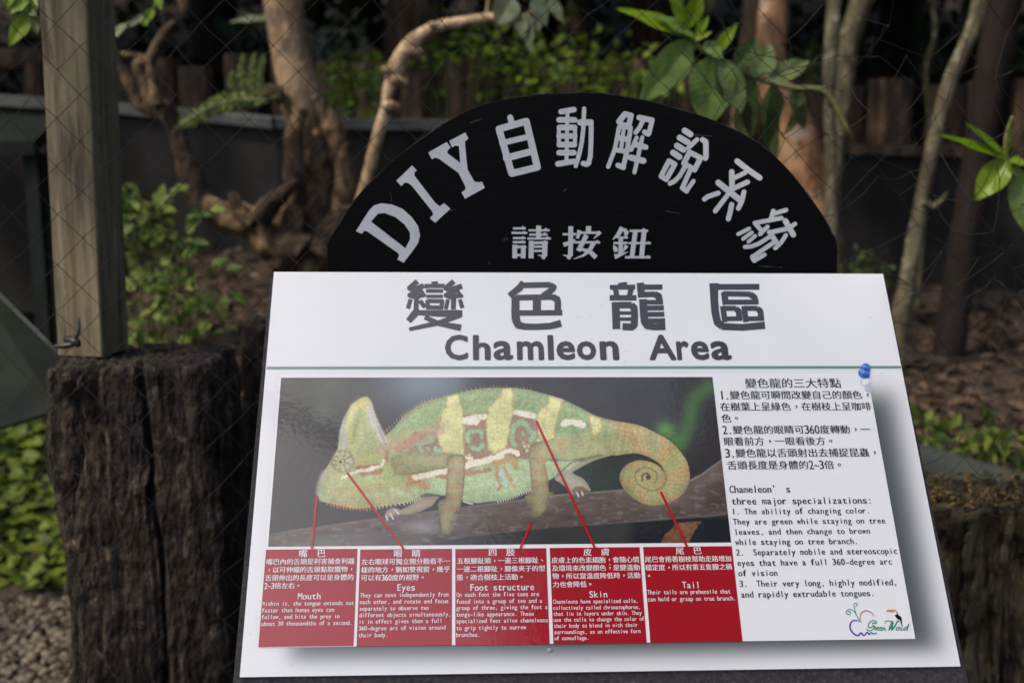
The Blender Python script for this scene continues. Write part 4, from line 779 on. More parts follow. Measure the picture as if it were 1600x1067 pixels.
pen(A2, e2, [(108, [(196, 112), (190, 245)]), (50, [(-20, 250), (440, 250)]), ([100, 60], [(10, 200), (-40, 370)]), ([70, 8], [(430, 250), (295, 378)]), (100, [(150, 300), (60, 480), (-20, 630)]), (48, [(-130, 450), (430, 450)]), ([90, 84, 50, 10], [(300, 460), (215, 620), (90, 720), (-120, 797)]), ([50, 90, 100], [(30, 590), (220, 640), (350, 765)]),
             ([108, 90, 14], [(900, 140), (810, 290), (696, 388)]), ([70, 92, 60], [(930, 170), (985, 240), (960, 320)]), (40, [(790, 350), (1012, 350)]), (46, [(712, 465), (1008, 465)]), (92, [(866, 350), (860, 710)]), ([20, 92, 80], [(710, 500), (750, 580), (765, 650)]), ([96, 14], [(985, 515), (905, 660)]), ([104, 60, 8], [(735, 750), (860, 710), (1015, 648)]),
             (50, [(1048, 210), (1430, 210)]), (98, [(1168, 220), (1098, 745)]), (100, [(1354, 190), (1296, 750)]), (46, [(1028, 466), (1490, 466)]), (50, [(955, 760), (1485, 760)])], 'butt')
for t_ in ([(400, 205), (468, 255), (420, 285), (350, 250)], [(375, 400), (440, 455), (400, 475), (320, 440)], [(1335, 150), (1440, 215), (1400, 245), (1290, 200)], [(1435, 425), (1498, 470), (1390, 470)], [(1425, 715), (1488, 765), (1370, 765)], [(965, 425), (1012, 465), (930, 465)]): A2.poly(zs(e2, t_[::-1]))
build('button_lettering', A2.mb, M['vinyl'], arch, smooth=False)
build('arch_lettering', A.mb, M['vinyl'], arch, smooth=False)

mb = MB(); sp = PAN.w(PAN.uv(np.array([859., 1015.])), 0)
for z, r in ((.0, .0032), (.0010, .0031), (.0015, .0022)): mb.add(np.array([sp + PAN.n * z + PAN.u * r * math.cos(a) + PAN.v * r * math.sin(a) for a in np.linspace(0, 2 * math.pi, 17)[:-1]]), [])
mb.f = [(k * 16 + i, k * 16 + (i + 1) % 16, (k + 1) * 16 + (i + 1) % 16, (k + 1) * 16 + i) for k in (0, 1) for i in range(16)] + [tuple(32 + i for i in range(16))]
build('screw_head', mb, mat('dull_steel', [(.3, (.18, .18, .18)), (.7, (.4, .4, .4))], 200, rough=.4, bump=0), sign)
M['scuff'] = mat('scuff_and_rim_grey', [(.4, (.012, .012, .012)), (.7, (.10, .10, .095))], 60, rough=.8, bump=0)
for pts, w in (([(735, 192), (752, 187)], 2.6), ([(1085, 211), (1112, 213)], 2.0), ([(786, 376), (792, 373)], 4), ([(763, 409), (766, 412)], 2.5), ([(1186, 416), (1222, 418)], 1.2), ([(700, 330), (712, 327)], 1), ([(1040, 330), (1062, 334)], .9), ([(610, 300), (613, 322)], .9), ([(880, 300), (884, 296)], 2)):
    A = Art(ARC, .0004); A.stroke(pts, w); build('scuff', A.mb, M['scuff'], arch, smooth=False)
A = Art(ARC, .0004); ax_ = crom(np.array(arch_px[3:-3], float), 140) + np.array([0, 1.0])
A.stroke(ax_, [max(.25, 1.0 + 1.1 * float(vn(np.array([i * .21, 1.0, 2.0])))) for i in range(140)], cap='butt'); build('pale_rim', A.mb, M['scuff'], arch, smooth=False)  # thin pale grey strip of uneven width along the curved edge

# ================================================================== FENCE: stumps, post, net
def rough_block(mb, cx, cy, z0, z1, w, d, yaw_, lean=(0, 0), taper=.0, amp=.03, seed=0, nz_=190, na=260, power=14, chunk=.0):
    """old square timber: nearly square section, vertical splits, frayed top edge, worn top with rings"""
    a = np.linspace(0, 2 * math.pi, na, endpoint=False); ca, sa = np.cos(a), np.sin(a)
    r0 = (np.abs(ca) ** power + np.abs(sa) ** power) ** (-1 / power); X0, Y0 = ca * r0 * w / 2, sa * r0 * d / 2
    rows = []; zs_ = z1 - (z1 - z0) * (1 - np.linspace(0, 1, nz_)) ** 1.5; H = z1 - z0
    nx_, ny_ = np.abs(X0) / (w / 2), np.abs(Y0) / (d / 2)
    for z in zs_:
        zz_ = np.full(na, z)
        wob = .02 * fbm(np.stack([X0 * 6, Y0 * 6, zz_ * 5 + seed], 1), 3)
        g = fbm(np.stack([(X0 + wob) * 26, (Y0 + wob) * 26, zz_ * 2.4 + seed * 9], 1), 5)
        fine = fbm(np.stack([(X0 + wob) * 120, (Y0 + wob) * 120, zz_ * 6 + seed * 5], 1), 3)
        cr = np.abs(fbm(np.stack([(X0 + wob) * 15, (Y0 + wob) * 15, zz_ * .9 + seed * 3], 1), 4)); crack = np.clip(1 - cr / .085, 0, 1) ** .7
        ch_ = fbm(np.stack([X0 * 9, Y0 * 9, zz_ * 9 + seed], 1), 4)
        t = (z - z0) / H
        dep = amp * (g * .8 + fine * .35 - 2.2 * crack) + chunk * ch_
        edge = np.clip((z1 - z) / .012, 0, 1); dep = dep - .008 * (1 - np.sqrt(edge)) - amp * .9 * np.clip(fbm(np.stack([X0 * 40, Y0 * 40, zz_ * 3 + seed], 1), 2), 0, 1) * np.clip(1 - (z1 - z) / .10, 0, 1)
        k = 1 + dep / (min(w, d) / 2); k = k * (1 + taper * (1 - t))
        zt_ = z + (.011 * fbm(np.stack([X0 * 14, Y0 * 14, X0 * 0 + seed], 1), 4) - .010 * crack) * np.clip((t - .8) / .2, 0, 1)
        x, y = X0 * k, Y0 * k; c, s_ = math.cos(yaw_), math.sin(yaw_)
        rows.append(np.stack([cx + c * x - s_ * y + lean[0] * (z - z1), cy + s_ * x + c * y + lean[1] * (z - z1), zt_], 1))
    V = np.concatenate(rows); F = [(i * na + j, i * na + (j + 1) % na, (i + 1) * na + (j + 1) % na, (i + 1) * na + j) for i in range(nz_ - 1) for j in range(na)]
    topr = rows[-1]; c0 = topr.mean(0); k0 = len(V); caps = []; nr = 30
    for i in range(1, nr):
        t = 1 - i / nr; p = c0 + (topr - c0) * t; q = np.stack([p[:, 0] * 34, p[:, 1] * 34, p[:, 0] * 0 + seed], 1)
        p[:, 2] = topr[:, 2] * t + c0[2] * (1 - t) + (.007 * fbm(q, 5) - .006 * np.clip(1 - np.abs(vn(q * .3)) / .12, 0, 1)) * min(1, i / 2) + .0022 * math.sin(i * 1.7)
        caps.append(p)
    V = np.concatenate([V] + caps + [c0[None]]); prev = (nz_ - 1) * na
    for i in range(nr - 1):
        cur = k0 + i * na; F += [(prev + j, prev + (j + 1) % na, cur + (j + 1) % na, cur + j) for j in range(na)]; prev = cur
    F += [(prev + j, prev + (j + 1) % na, len(V) - 1) for j in range(na)]
    mb.add(V, F)
YS = 1.98
# left stump
fl, fr_ = at(74, 574, YS), at(308, 578, YS)
w_ = (fr_ - fl)[0] * 1.10; zt = (fl[2] + fr_[2]) / 2; d_ = .26
cx_ = (fl[0] + fr_[0]) / 2 - .004; cy_ = YS + d_ / 2
mb = MB(); rough_block(mb, cx_, cy_, -.1, zt, w_, d_, R(2), (-.03, 0), -.02, .013, 1, chunk=.016)
tag(build('timber_stump', mb, M['stump'], loc=(cx_, cy_, 0)), 'thick black cracked timber stump under the square grey post', 'stump', 'old timber stumps')
# second stump behind the panel's left edge
p2 = at(362, 512, 2.28); mb = MB(); rough_block(mb, p2[0] + .16, 2.28 + .14, -.1, p2[2] + .004, .31, .28, R(4), (0, 0), .0, .012, 2, na=160, nz_=110, chunk=.01)
tag(build('timber_stump', mb, M['stump'], loc=(p2[0] + .16, 2.42, 0)), 'dark timber stump mostly hidden behind the left edge of the white board', 'stump', 'old timber stumps')
p3 = at(1452, 800, 1.92); mb = MB(); rough_block(mb, p3[0] + .19, 1.92 + .11, -.1, p3[2], .42, .21, R(6), (.0, 0), .02, .016, 5, power=7, chunk=.05)
tag(build('timber_stump', mb, M['stump_moss'], loc=(p3[0] + .19, 2.08, 0)), 'mossy brown crumbling stump right of the white board', 'stump', 'old timber stumps')
# moss and dry debris on the right stump
n = 520; P = np.stack([p3[0] + .19 + RNG.uniform(-.2, .2, n), 2.03 + RNG.uniform(-.10, .10, n), np.full(n, p3[2] + .002)], 1); P[:, 2] += .01 * RNG.random(n)
mb = MB(); D = rand_dirs(n); D[:, 2] = np.abs(D[:, 2]) * .5; leaves(mb, P, D, rand_dirs(n) + np.array([0, 0, 1.2]), RNG.uniform(.008, .026, n), RNG.uniform(.003, .010, n))
M['moss'] = leafmat('moss_debris', (.05, .055, .015), (.20, .13, .06), .8, .2)
tag(build('moss', mb, M['moss']), 'moss and dry debris on top of the right stump', 'moss', kind='stuff')
# square post
YP = 2.13; pb = at(146, 540, YP); zb = zt + .004
wpost = .094; yawp = R(-11.6)
pr = thing('square_post', 'weathered grey square timber post standing on the left stump', 'post', (pb[0], YP, zb))
mb = MB(); ns = 60; sec = []
for (sx, sy) in ((-1, -1), (1, -1), (1, 1), (-1, 1)):
    for dx, dy in (((-1, .9), (-.9, 1)) if False else ((0, 0),)): pass
b_ = .0025; hx = wpost / 2
prof = []
for k, (ax, ay) in enumerate(((-hx, -hx), (hx, -hx), (hx, hx), (-hx, hx))):
    for e in (0, 1):
        v1_ = [(0, b_), (b_, 0), (-b_, 0), (0, b_), (0, -b_), (-b_, 0), (b_, 0), (0, -b_)][k * 2 + e]; prof.append((ax + v1_[0], ay + v1_[1]))
pf = []
for i in range(8):
    a, b = np.array(prof[i]), np.array(prof[(i + 1) % 8]); m_n = 9 if i % 2 else 1
    for q in range(m_n): pf.append(a + (b - a) * q / m_n)
pf = np.array(pf); zsn = np.linspace(zb, 2.75, ns); V = []; c, s_ = math.cos(yawp), math.sin(yawp)
for z in zsn:
    g = .0022 * fbm(np.stack([pf[:, 0] * 90, pf[:, 1] * 90, np.full(len(pf), z * 4)], 1), 3); p = pf * (1 + g / hx)[:, None]
    V.append(np.stack([pb[0] + c * p[:, 0] - s_ * p[:, 1] + .02 * (z - zb), YP + s_ * p[:, 0] + c * p[:, 1], np.full(len(pf), z)], 1))
m_n = len(pf); mb.add(np.concatenate(V), [(i * m_n + j, i * m_n + (j + 1) % m_n, (i + 1) * m_n + (j + 1) % m_n, (i + 1) * m_n + j) for i in range(ns - 1) for j in range(m_n)] + [tuple((ns - 1) * m_n + j for j in range(m_n))])
build('shaft', mb, M['post'], pr, smooth=False)
# black tie at its foot
mb = MB(); tube(mb, [at(85, 541, 2.02), at(105, 540, 2.02), at(118, 536, 2.02)], [.003, .006, .004], 8); tube(mb, [at(108, 540, 2.02), at(122, 520, 2.02), at(123, 497, 2.03)], [.004, .004, .002], 8); tube(mb, [at(102, 529, 2.03), at(118, 534, 2.02), at(124, 542, 2.02)], [.006, .008, .004], 8)
build('black_tie', mb, M['net'], pr)

# net: diamond mesh, sagging and torn on the right
def net_pos(i, j):
    """lattice column i, row j (half steps)"""
    px = -60 + i * 37.5; py = -40 + j * 37.5
    r = np.clip((px - 1130) / 250, 0, 1); r2 = np.clip((px - 640) / 400, 0, 1)
    px2 = px + r2 * 26 * vn(np.array([px * .004, py * .004, 1.0])) + r * (60 * vn(np.array([px * .009, py * .009, 2.0])) + 30 * vn(np.array([px * .02, py * .02, 3.0]))) + 5 * vn(np.array([px * .02, py * .02, 8.0]))
    py2 = py + r2 * 30 * vn(np.array([px * .004, py * .004, 5.0])) + r * (70 * vn(np.array([px * .008, py * .008, 6.0])) + 26 * vn(np.array([px * .02, py * .02, 7.0])) + 30) + 5 * vn(np.array([px * .02, py * .02, 9.0]))
    Y = 1.92 + .05 * vn(np.array([px * .004, py * .004, 11.0])) + r * .10 * vn(np.array([px * .01, py * .01, 12.0]))
    return at(px2, py2, Y)
mb = MB(); NI, NJ = 47, 32
pos = {(i, j): net_pos(i, j) for i in range(NI) for j in range(NJ) if (i + j) % 2 == 0}
def thread(a, b, sag, r=.0006):
    m = (a + b) / 2; m = m + np.array([0, 0, -sag]) + RNG.normal(size=3) * sag * .5
    tube(mb, [a, m, b], [r, r, r], 4, 5, cap=False)
for (i, j), p in pos.items():
    px = -60 + i * 37.5; r = min(1, max(0, (px - 1130) / 250))
    if 430 < px < 1370 and -40 + j * 37.5 > 640: continue
    for di in (-1, 1):
        q = pos.get((i + di, j + 1))
        if q is None: continue
        if RNG.random() < .16 * r + .01: continue
        thread(p, q, .0015 + .006 * r * RNG.random())
    if RNG.random() < .9: tube(mb, [p + np.array([0, -.001, -.0016]), p, p + np.array([0, .001, .0016])], [.0003, .0013, .0003], 5, 5, cap=False)
    if RNG.random() < .03 + .3 * r:
        e = p + np.array([RNG.uniform(-.02, .02), 0, RNG.uniform(-.05, -.01)]); tube(mb, [p, (p + e) / 2 + RNG.normal(size=3) * .006, e], [.0005, .0004, .0003], 4, 6, cap=False)
def slack(i, j):
    px, py = 1120 + i * 46, 40 + j * 44; q = np.array([px * .008, py * .008, 21.0])
    return at(px + 62 * vn(q) + 26 * vn(q * 2.3), py + 66 * vn(q + 9) + 30 * vn(q * 2.3 + 4) + 26, 1.97 + .05 * vn(q + 3))
for i in range(12):
    for j in range(17):
        if (i + j) % 2: continue
        for di in (-1, 1):
            if 0 <= i + di < 12 and RNG.random() > .22: thread(slack(i, j), slack(i + di, j + 1), .010 * RNG.random(), .0006)
tag(build('bird_net', mb, M['net'], loc=tuple(at(800, 1000, 1.92))), 'thin black diamond mesh net stretched behind the sign, torn at right', 'net')

# ================================================================== BACKGROUND
def path(pts, Y): return [at(p[0], p[1], p[2] if len(p) > 2 else Y) for p in pts]
# planter walls
def wall_run(name, label, pts, hgt, thick=.05, rmat='rim'):
    q = [at(*p) for p in pts]; base = q[0]
    t = thing(name, label, 'wall', (base[0], base[1], float(gz(base[0], base[1]))))
    mb, rm = MB(), MB()
    for a, b in zip(q[:-1], q[1:]):
        d = norm((b - a) * np.array([1, 1, 0])); nrm = np.array([d[1], -d[0], 0])
        n = 10; tt = np.linspace(0, 1, n)[:, None]; T_ = a + (b - a) * tt
        bot = T_.copy(); bot[:, 2] -= hgt
        fr = np.stack([bot + nrm * .0, T_ - np.array([0, 0, .03])], 0); bk = fr - nrm * thick
        V = np.concatenate([fr[0], fr[1], bk[1], bk[0]]); F = []
        for k in range(3): F += [(k * n + i, k * n + i + 1, (k + 1) * n + i + 1, (k + 1) * n + i) for i in range(n - 1)]
        mb.add(V, F)
        u = .035; prof_ = [(nrm * .035, -.045), (nrm * .045, -.004), (nrm * .035, .0), (-nrm * (thick + .03), .004), (-nrm * (thick + .03), -.04)]
        V = np.concatenate([T_ + o + np.array([0, 0, z]) for o, z in prof_]); F = []
        for k in range(4): F += [(k * n + i, k * n + i + 1, (k + 1) * n + i + 1, (k + 1) * n + i) for i in range(n - 1)]
        rm.add(V, F)
    build('wall_panel', mb, M['liner'], t, smooth=False); build('rim', rm, M[rmat], t, smooth=False)
wall_run('planter_wall', 'black planter wall with a grey rim behind the gnarled tree', [(-160, 140, 5.0), (150, 158, 4.9), (430, 184, 4.75), (700, 188, 4.9), (1020, 205, 5.0)], .95)
wall_run('planter_wall', 'black planter wall at right under the brown log posts', [(1025, 200, 5.35), (1330, 226, 5.3), (1720, 236, 5.2)], 1.0, rmat='log')

# log palisade
xs = 150
k = 0
spec = []
while xs < 1680:
    w = random.uniform(46, 92); spec.append((xs, w)); xs += w + random.choice([2, 3, 6, 10, 22])
for xs, w in spec:
    top = 92 + 40 * (xs / 1600) + random.uniform(-14, 14) - (0 if xs < 1200 else -6)
    Y = random.uniform(5.5, 5.65); c0 = at(xs + w / 2, top, Y); r = sz(w, Y) / 2
    mb = MB(); zb_ = float(gz(c0[0], Y)) - .1
    tube(mb, [(c0[0] + random.uniform(-.03, .03), Y, zb_), (c0[0], Y, (zb_ + c0[2]) / 2), (c0[0], Y, c0[2] - .012), (c0[0], Y, c0[2])], [r, r, r, r * .9], 22, 26, .06, 9)
    where = ['left of the gnarled tree', 'between gnarled tree and bent branch', 'behind the arched board', 'behind the slim trunks'][0 if xs < 430 else 1 if xs < 640 else 2 if xs < 1250 else 3]
    tag(build('log_post', mb, M['log'], loc=(c0[0], Y, zb_)), 'short brown log post above the black wall ' + where, 'log', 'upright logs in a row above the planter walls')

# gnarled tree
def tree(name, label, base, limbs, m, crown=None, group=None, seg=16, rough=.14, freq=14):
    t = thing(name, label, 'tree', tuple(base), group)
    for i, (pn, pts, rad) in enumerate(limbs):
        mb = MB(); 
        for p_, r_ in (zip(pts, rad) if isinstance(rad[0], (list, tuple)) else [(pts, rad)]): tube(mb, p_, r_, seg, max(20, len(p_) * 9), rough, freq)
        build(pn, mb, m if not isinstance(m, dict) else m.get(pn, m['trunk']), t)
    return t
Y = 3.9; s3 = lambda *a: [sz(x, Y) / 2 for x in a]
gb = at(480, 520, Y); gbz = float(gz(gb[0], Y))
tr = tree('gnarled_tree', 'gnarled brown tree with knotted base and tan upper trunk left of the arched board', (gb[0], Y, gbz), [
    ('trunk', [path([(478, 560), (478, 440), (482, 370), (492, 300), (492, 230), (480, 180), (466, 130), (455, 70), (445, 0), (436, -90), (420, -260)], Y),
               path([(515, 420), (530, 350), (536, 290), (530, 230), (515, 190), (490, 150)], Y - .05), path([(440, 420), (452, 350), (462, 290), (458, 220), (470, 170)], Y - .12), path([(500, 395), (535, 340), (560, 345), (580, 400)], Y - .1)],
     [s3(116, 96, 72, 60, 58, 54, 50, 46, 44, 44, 44), s3(46, 36, 28, 32, 30, 22), s3(40, 36, 34, 30, 24), s3(40, 30, 24, 30)]),
    ('branch', [path([(470, 400), (430, 372), (395, 350), (350, 338), (318, 318), (300, 280), (285, 235), (272, 195), (262, 172)], Y - .1),
                path([(262, 175), (240, 160), (226, 130), (215, 102), (232, 94), (246, 72), (258, 52), (275, 36)], Y - .1), path([(258, 172), (222, 168), (204, 131), (172, 76), (150, 40)], Y - .05), path([(246, 165), (240, 130), (236, 100), (244, 76)], Y - .15), path([(236, 96), (205, 88), (178, 92), (166, 100)], Y), path([(395, 350), (372, 330), (366, 312), (362, 300)], Y - .15), path([(440, 150), (420, 145), (405, 150)], Y - .1),
                path([(280, -60), (288, 10), (292, 28)], Y), path([(405, 345), (420, 320), (445, 300), (462, 280)], Y - .2)],
     [s3(62, 60, 54, 46, 38, 32, 27, 24, 28), s3(26, 24, 20, 17, 16, 17, 15, 11), s3(18, 17, 16, 16, 14), s3(18, 16, 13, 10), s3(13, 12, 12, 10), s3(22, 22, 18, 12), s3(34, 30, 22), s3(18, 14, 6), s3(40, 32, 26, 18)]),
    ], {'trunk': M['bark_gnarl'], 'branch': M['bark_gnarl']}, rough=.36, freq=17, seg=28)
mb = MB(); tube(mb, path([(486, 250), (478, 200), (470, 160), (463, 125), (452, 70), (443, 0), (435, -90), (420, -260), (400, -500)], Y - .015), s3(20, 48, 60, 60, 57, 60, 62, 62, 50), 24, 90, .07, 9); build('upper_trunk', mb, M['bark_tan'], tr)
# bent pale branch
Y = 3.5; s3 = lambda *a: [sz(x, Y) / 2 for x in a]
bp = path([(520, 470), (545, 380), (568, 300), (587, 225), (602, 172), (610, 135), (622, 100), (645, 68), (680, 44), (720, 35), (770, 29), (806, 33)], Y)
bt = thing('bent_sapling', 'pale cut sapling bending over to the right above the arched board', 'tree', (bp[0][0] - .05, Y, float(gz(bp[0][0] - .05, Y))))
mb = MB(); tube(mb, [(bp[0][0] - .05, Y, float(gz(bp[0][0] - .05, Y)) - .05)] + bp, s3(26, 24, 22, 19, 19, 20, 22, 27, 28, 20, 17, 17, 14), 14, 90, .10, 22); build('trunk', mb, M['bark_pale'], bt)
for x, y, r in ((606, 165, 9), (602, 110, 7), (640, 80, 9), (676, 40, 6), (618, 125, 7)):
    mb = MB(); p = at(x, y, Y - .02); rr = sz(r, Y); tube(mb, [p + np.array([.03, .02, -.01]), p, p + np.array([-.006, -.012, .004])], [rr, rr, rr * .5], 12, 9, .15, 30)
    build('knot', mb, M['bark_pale'], bt)
mb = MB(); tube(mb, path([(764, 30), (762, 12), (768, -30)], Y), s3(7, 6, 5), 8)
tube(mb, path([(800, 34), (830, 20), (850, -10)], Y), s3(8, 6, 5), 8); build('twig', mb, M['bark_pale'], bt)
mb = MB()
for b0, t0, w in (((802, -6), (775, 40), 42), ((835, -8), (853, 42), 26), ((824, 22), (828, 84), 18), ((858, -6), (880, 35), 18), ((812, 20), (818, 60), 22), ((838, 10), (842, 52), 16)):
    big_leaf(mb, at(*b0, Y - .02), at(*t0, Y - .03), sz(w, Y), (random.uniform(-.5, .5), -1, .3), .05)
build('foliage', mb, M['leaf_grey'], bt)

# right hand trunks
def slim(name, label, m, pts, ws, Y, rough=.08, parts=()):
    s3 = [sz(x, Y) / 2 for x in ws]; q = path(pts, Y); t = thing(name, label, 'tree', (q[-1][0], Y, float(gz(q[-1][0], Y))))
    mb = MB(); tube(mb, q + [np.array([q[-1][0], Y, min(float(gz(q[-1][0], Y)) - .06, q[-1][2] - .05)])], s3 + [s3[-1]], 14, 70, rough, 16); build('trunk', mb, m, t)
    for p2_, w2 in parts:
        mb = MB(); tube(mb, path(p2_, Y - .02), [sz(x, Y) / 2 for x in w2], 10, 24, rough, 18); build('branch', mb, m, t)
    return t
slim('mottled_tree', 'mottled orange brown peeling trunk right of the broad leaves', M['bark_peel'], [(1215, -260), (1212, -60), (1210, 0), (1205, 90), (1216, 150), (1244, 230), (1266, 320), (1275, 440)], (50, 48, 46, 46, 56, 74, 78, 84), 4.7, .14)
slim('brown_trunk', 'dull brown trunk just left of the mottled orange trunk', M['log'], [(1182, -300), (1180, 0), (1170, 90), (1160, 200), (1158, 400)], (40, 38, 36, 38, 44), 5.2, .06)
slim('lichen_sapling', 'thin straight lichen covered stem beside the mottled trunk', M['bark_lichen'], [(1312, -260), (1306, -40), (1300, 60), (1295, 150), (1298, 230), (1300, 300), (1300, 360), (1298, 480)], (22, 22, 22, 20, 18, 19, 20, 20), 4.2, .12, [([(1298, 160), (1285, 142), (1240, 138), (1200, 126)], (14, 11, 9, 8))])
slim('forked_tree', 'greenish brown trunk leaning right behind the thin lichen covered stem', M['bark_lichen'], [(1362, -260), (1350, -40), (1340, 20), (1324, 75), (1318, 150), (1308, 220), (1300, 330), (1296, 470)], (36, 34, 34, 32, 30, 28, 26, 26), 4.5, .10)
slim('leaning_sapling', 'slender grey green sapling leaning across the black wall at right', M['bark_lichen'], [(1575, -200), (1545, -40), (1533, 0), (1519, 48), (1488, 118), (1468, 186), (1449, 270), (1437, 333), (1428, 378), (1416, 450), (1406, 500)], (26, 25, 24, 24, 23, 22, 22, 22, 24, 26, 28), 4.0, .10, [([(1440, 315), (1458, 322), (1472, 312), (1480, 300)], (12, 10, 6, 3))])
slim('thin_stem', 'very thin bare crooked stem in front of the dark forest at upper right', M['bark_lichen'], [(1450, -160), (1457, 0), (1461, 52), (1448, 98), (1447, 135), (1450, 220)], (9, 9, 8, 8, 8, 8), 5.0, .10)
slim('dark_red_trunk', 'dark reddish trunk leaning behind the bright leaf cluster at right edge', M['bark_dark'], [(1600, -260), (1572, -20), (1560, 60), (1538, 180), (1520, 300), (1500, 420), (1484, 540), (1468, 640), (1460, 700)], (58, 54, 50, 47, 46, 46, 48, 50, 52), 4.3, .10)

# broad leaves
def leaf_branch(name, label, Y, twig, tw, lv, m, cat='branch', root=None):
    q = path(twig, Y); t = thing(name, label, cat, tuple(q[0]))
    mb = MB(); tube(mb, q, [sz(x, Y) / 2 for x in tw], 9, 40, .1, 30); build('twig', mb, M['stem'], t)
    for pn, mm, ls in lv:
        mb = MB()
        for l in ls:
            b0, t0, w = l[:3]; f = l[3] if len(l) > 3 else (random.uniform(-.3, .3), -1, .35); dy = l[4] if len(l) > 4 else 0
            big_leaf(mb, at(*b0, Y - .01), at(*t0, Y - .03 + dy), sz(w, Y), f, .06)
        build(pn, mb, mm, t)
    return t
leaf_branch('broadleaf_branch', 'branch of large pale green leaves hanging above the arched board', 2.75, [(1330, 215), (1290, 146), (1240, 138), (1190, 125), (1150, 104), (1112, 88), (1080, 60), (1066, 20), (1060, -60)], (9, 9, 8, 8, 8, 8, 8, 9, 10), [
    ('foliage', M['leaf_mid'], [((1080, 64), (1001, 160), 54, (.5, -1, .35)), ((1113, 88), (1106, 200), 72, (.1, -1, .3)), ((1086, 60), (1022, 20), 34, (.2, -.6, .8)), ((1100, 66), (1130, 92), 22, (0, -1, .5))]),
    ('young_foliage', M['leaf_bright'], [((1082, 58), (966, 8), 30, (-.1, -.8, .7)), ((1117, 84), (1152, 36), 20, (-.4, -1, .1)), ((1088, 56), (1107, 26), 15, (-.3, -1, .2)), ((1085, 62), (1112, 50), 12, (0, -1, .6)), ((1072, 40), (1046, -12), 22, (.2, -1, .4)), ((1075, 44), (1098, -20), 26, (.2, -1, .4))]),
    ('dull_foliage', M['leaf_dull'], [((1130, 95), (1160, 180), 44, (.4, -1, .2)), ((1150, 104), (1185, 60), 34, (.3, -1, .3)), ((1180, 120), (1205, 68), 42, (.2, -1, .5), .1), ((1200, 128), (1268, 90), 34, (.2, -1, .6), .15), ((1205, 130), (1200, 235), 46, (.3, -1, .3), .12), ((1235, 138), (1262, 205), 34, (.2, -1, .3), .1), ((1160, 112), (1180, 220), 40, (.2, -1, .3), .15), ((1120, 86), (1135, 160), 36, (.6, -1, .1)), ((1196, 165), (1214, 275), 46, (.3, -1, .2), .25), ((1152, 150), (1168, 250), 44, (.2, -1, .3), .2), ((1250, 160), (1226, 222), 38, (.1, -1, .3), .2)])], M['leaf_mid'])  # last group: leaves of a duller green
leaf_branch('leaf_cluster', 'bright glossy leaf cluster reaching in at the right edge in front of dark wall', 2.55, [(1680, 300), (1630, 285), (1600, 272), (1574, 250), (1572, 215), (1582, 182)], (9, 9, 8, 7, 6, 5), [
    ('young_foliage', M['leaf_bright'], [((1574, 250), (1524, 312), 44, (-.3, -1, .3)), ((1574, 249), (1470, 205), 20, (-.1, -.7, .8)), ((1570, 243), (1512, 190), 13, (-.1, -.8, .6)), ((1576, 250), (1604, 258), 26, (.1, -.6, .9)), ((1572, 246), (1582, 186), 7, (.4, -1, .1))]),
    ('foliage', M['leaf_mid'], [((1592, 268), (1606, 366), 44, (-.2, -1, .2)), ((1578, 258), (1592, 276), 22, (.3, -.7, .8)), ((1610, 275), (1660, 240), 40, (.1, -.8, .6))])], M['leaf_bright'])
leaf_branch('leafy_twig', 'twig of yellow green leaves at the top left corner left of the post', 2.5, [(-60, -60), (10, -30), (40, 0), (48, 18)], (8, 7, 6, 4), [('foliage', M['leaf_bright'], [((48, 20), (12, 72), 28, (.2, -1, .4)), ((46, 2), (14, 20), 20, (.1, -.8, .6)), ((50, -6), (58, 14), 10, (.4, -1, .1)), ((20, -26), (10, 14), 20, (.3, -1, .3))]), ('dull_foliage', M['leaf_dull'], [((50, 20), (58, 54), 16, (.8, -1, .1)), ((44, 16), (56, 24), 12, (.1, -1, .4))])], M['leaf_bright'])
leaf_branch('leafy_twig', 'curled pale leaf on a twig just right of the post', 3.2, [(262, -60), (246, -10), (240, 16), (222, 30), (196, 38)], (6, 5, 4, 4, 3), [('foliage', M['leaf_grey'], [((198, 38), (166, 64), 16, (.2, -.7, .8)), ((222, 30), (230, 40), 10), ((228, 22), (200, 42), 10)]), ('young_foliage', M['leaf_bright'], [((240, 14), (222, 40), 14, (.3, -1, .3)), ((246, -8), (252, 16), 12)])], M['leaf_grey'])
leaf_branch('leafy_twig', 'single long blurred leaf left of the tan trunk', 4.4, [(470, -90), (452, -20), (436, 20), (418, 30)], (6, 5, 4, 3), [('foliage', M['leaf_grey'], [((420, 30), (358, 32), 18, (.0, -.7, .9))]), ('dull_foliage', M['leaf_dull'], [((440, 10), (402, 34), 16, (.2, -1, .5))])], M['leaf_grey'])

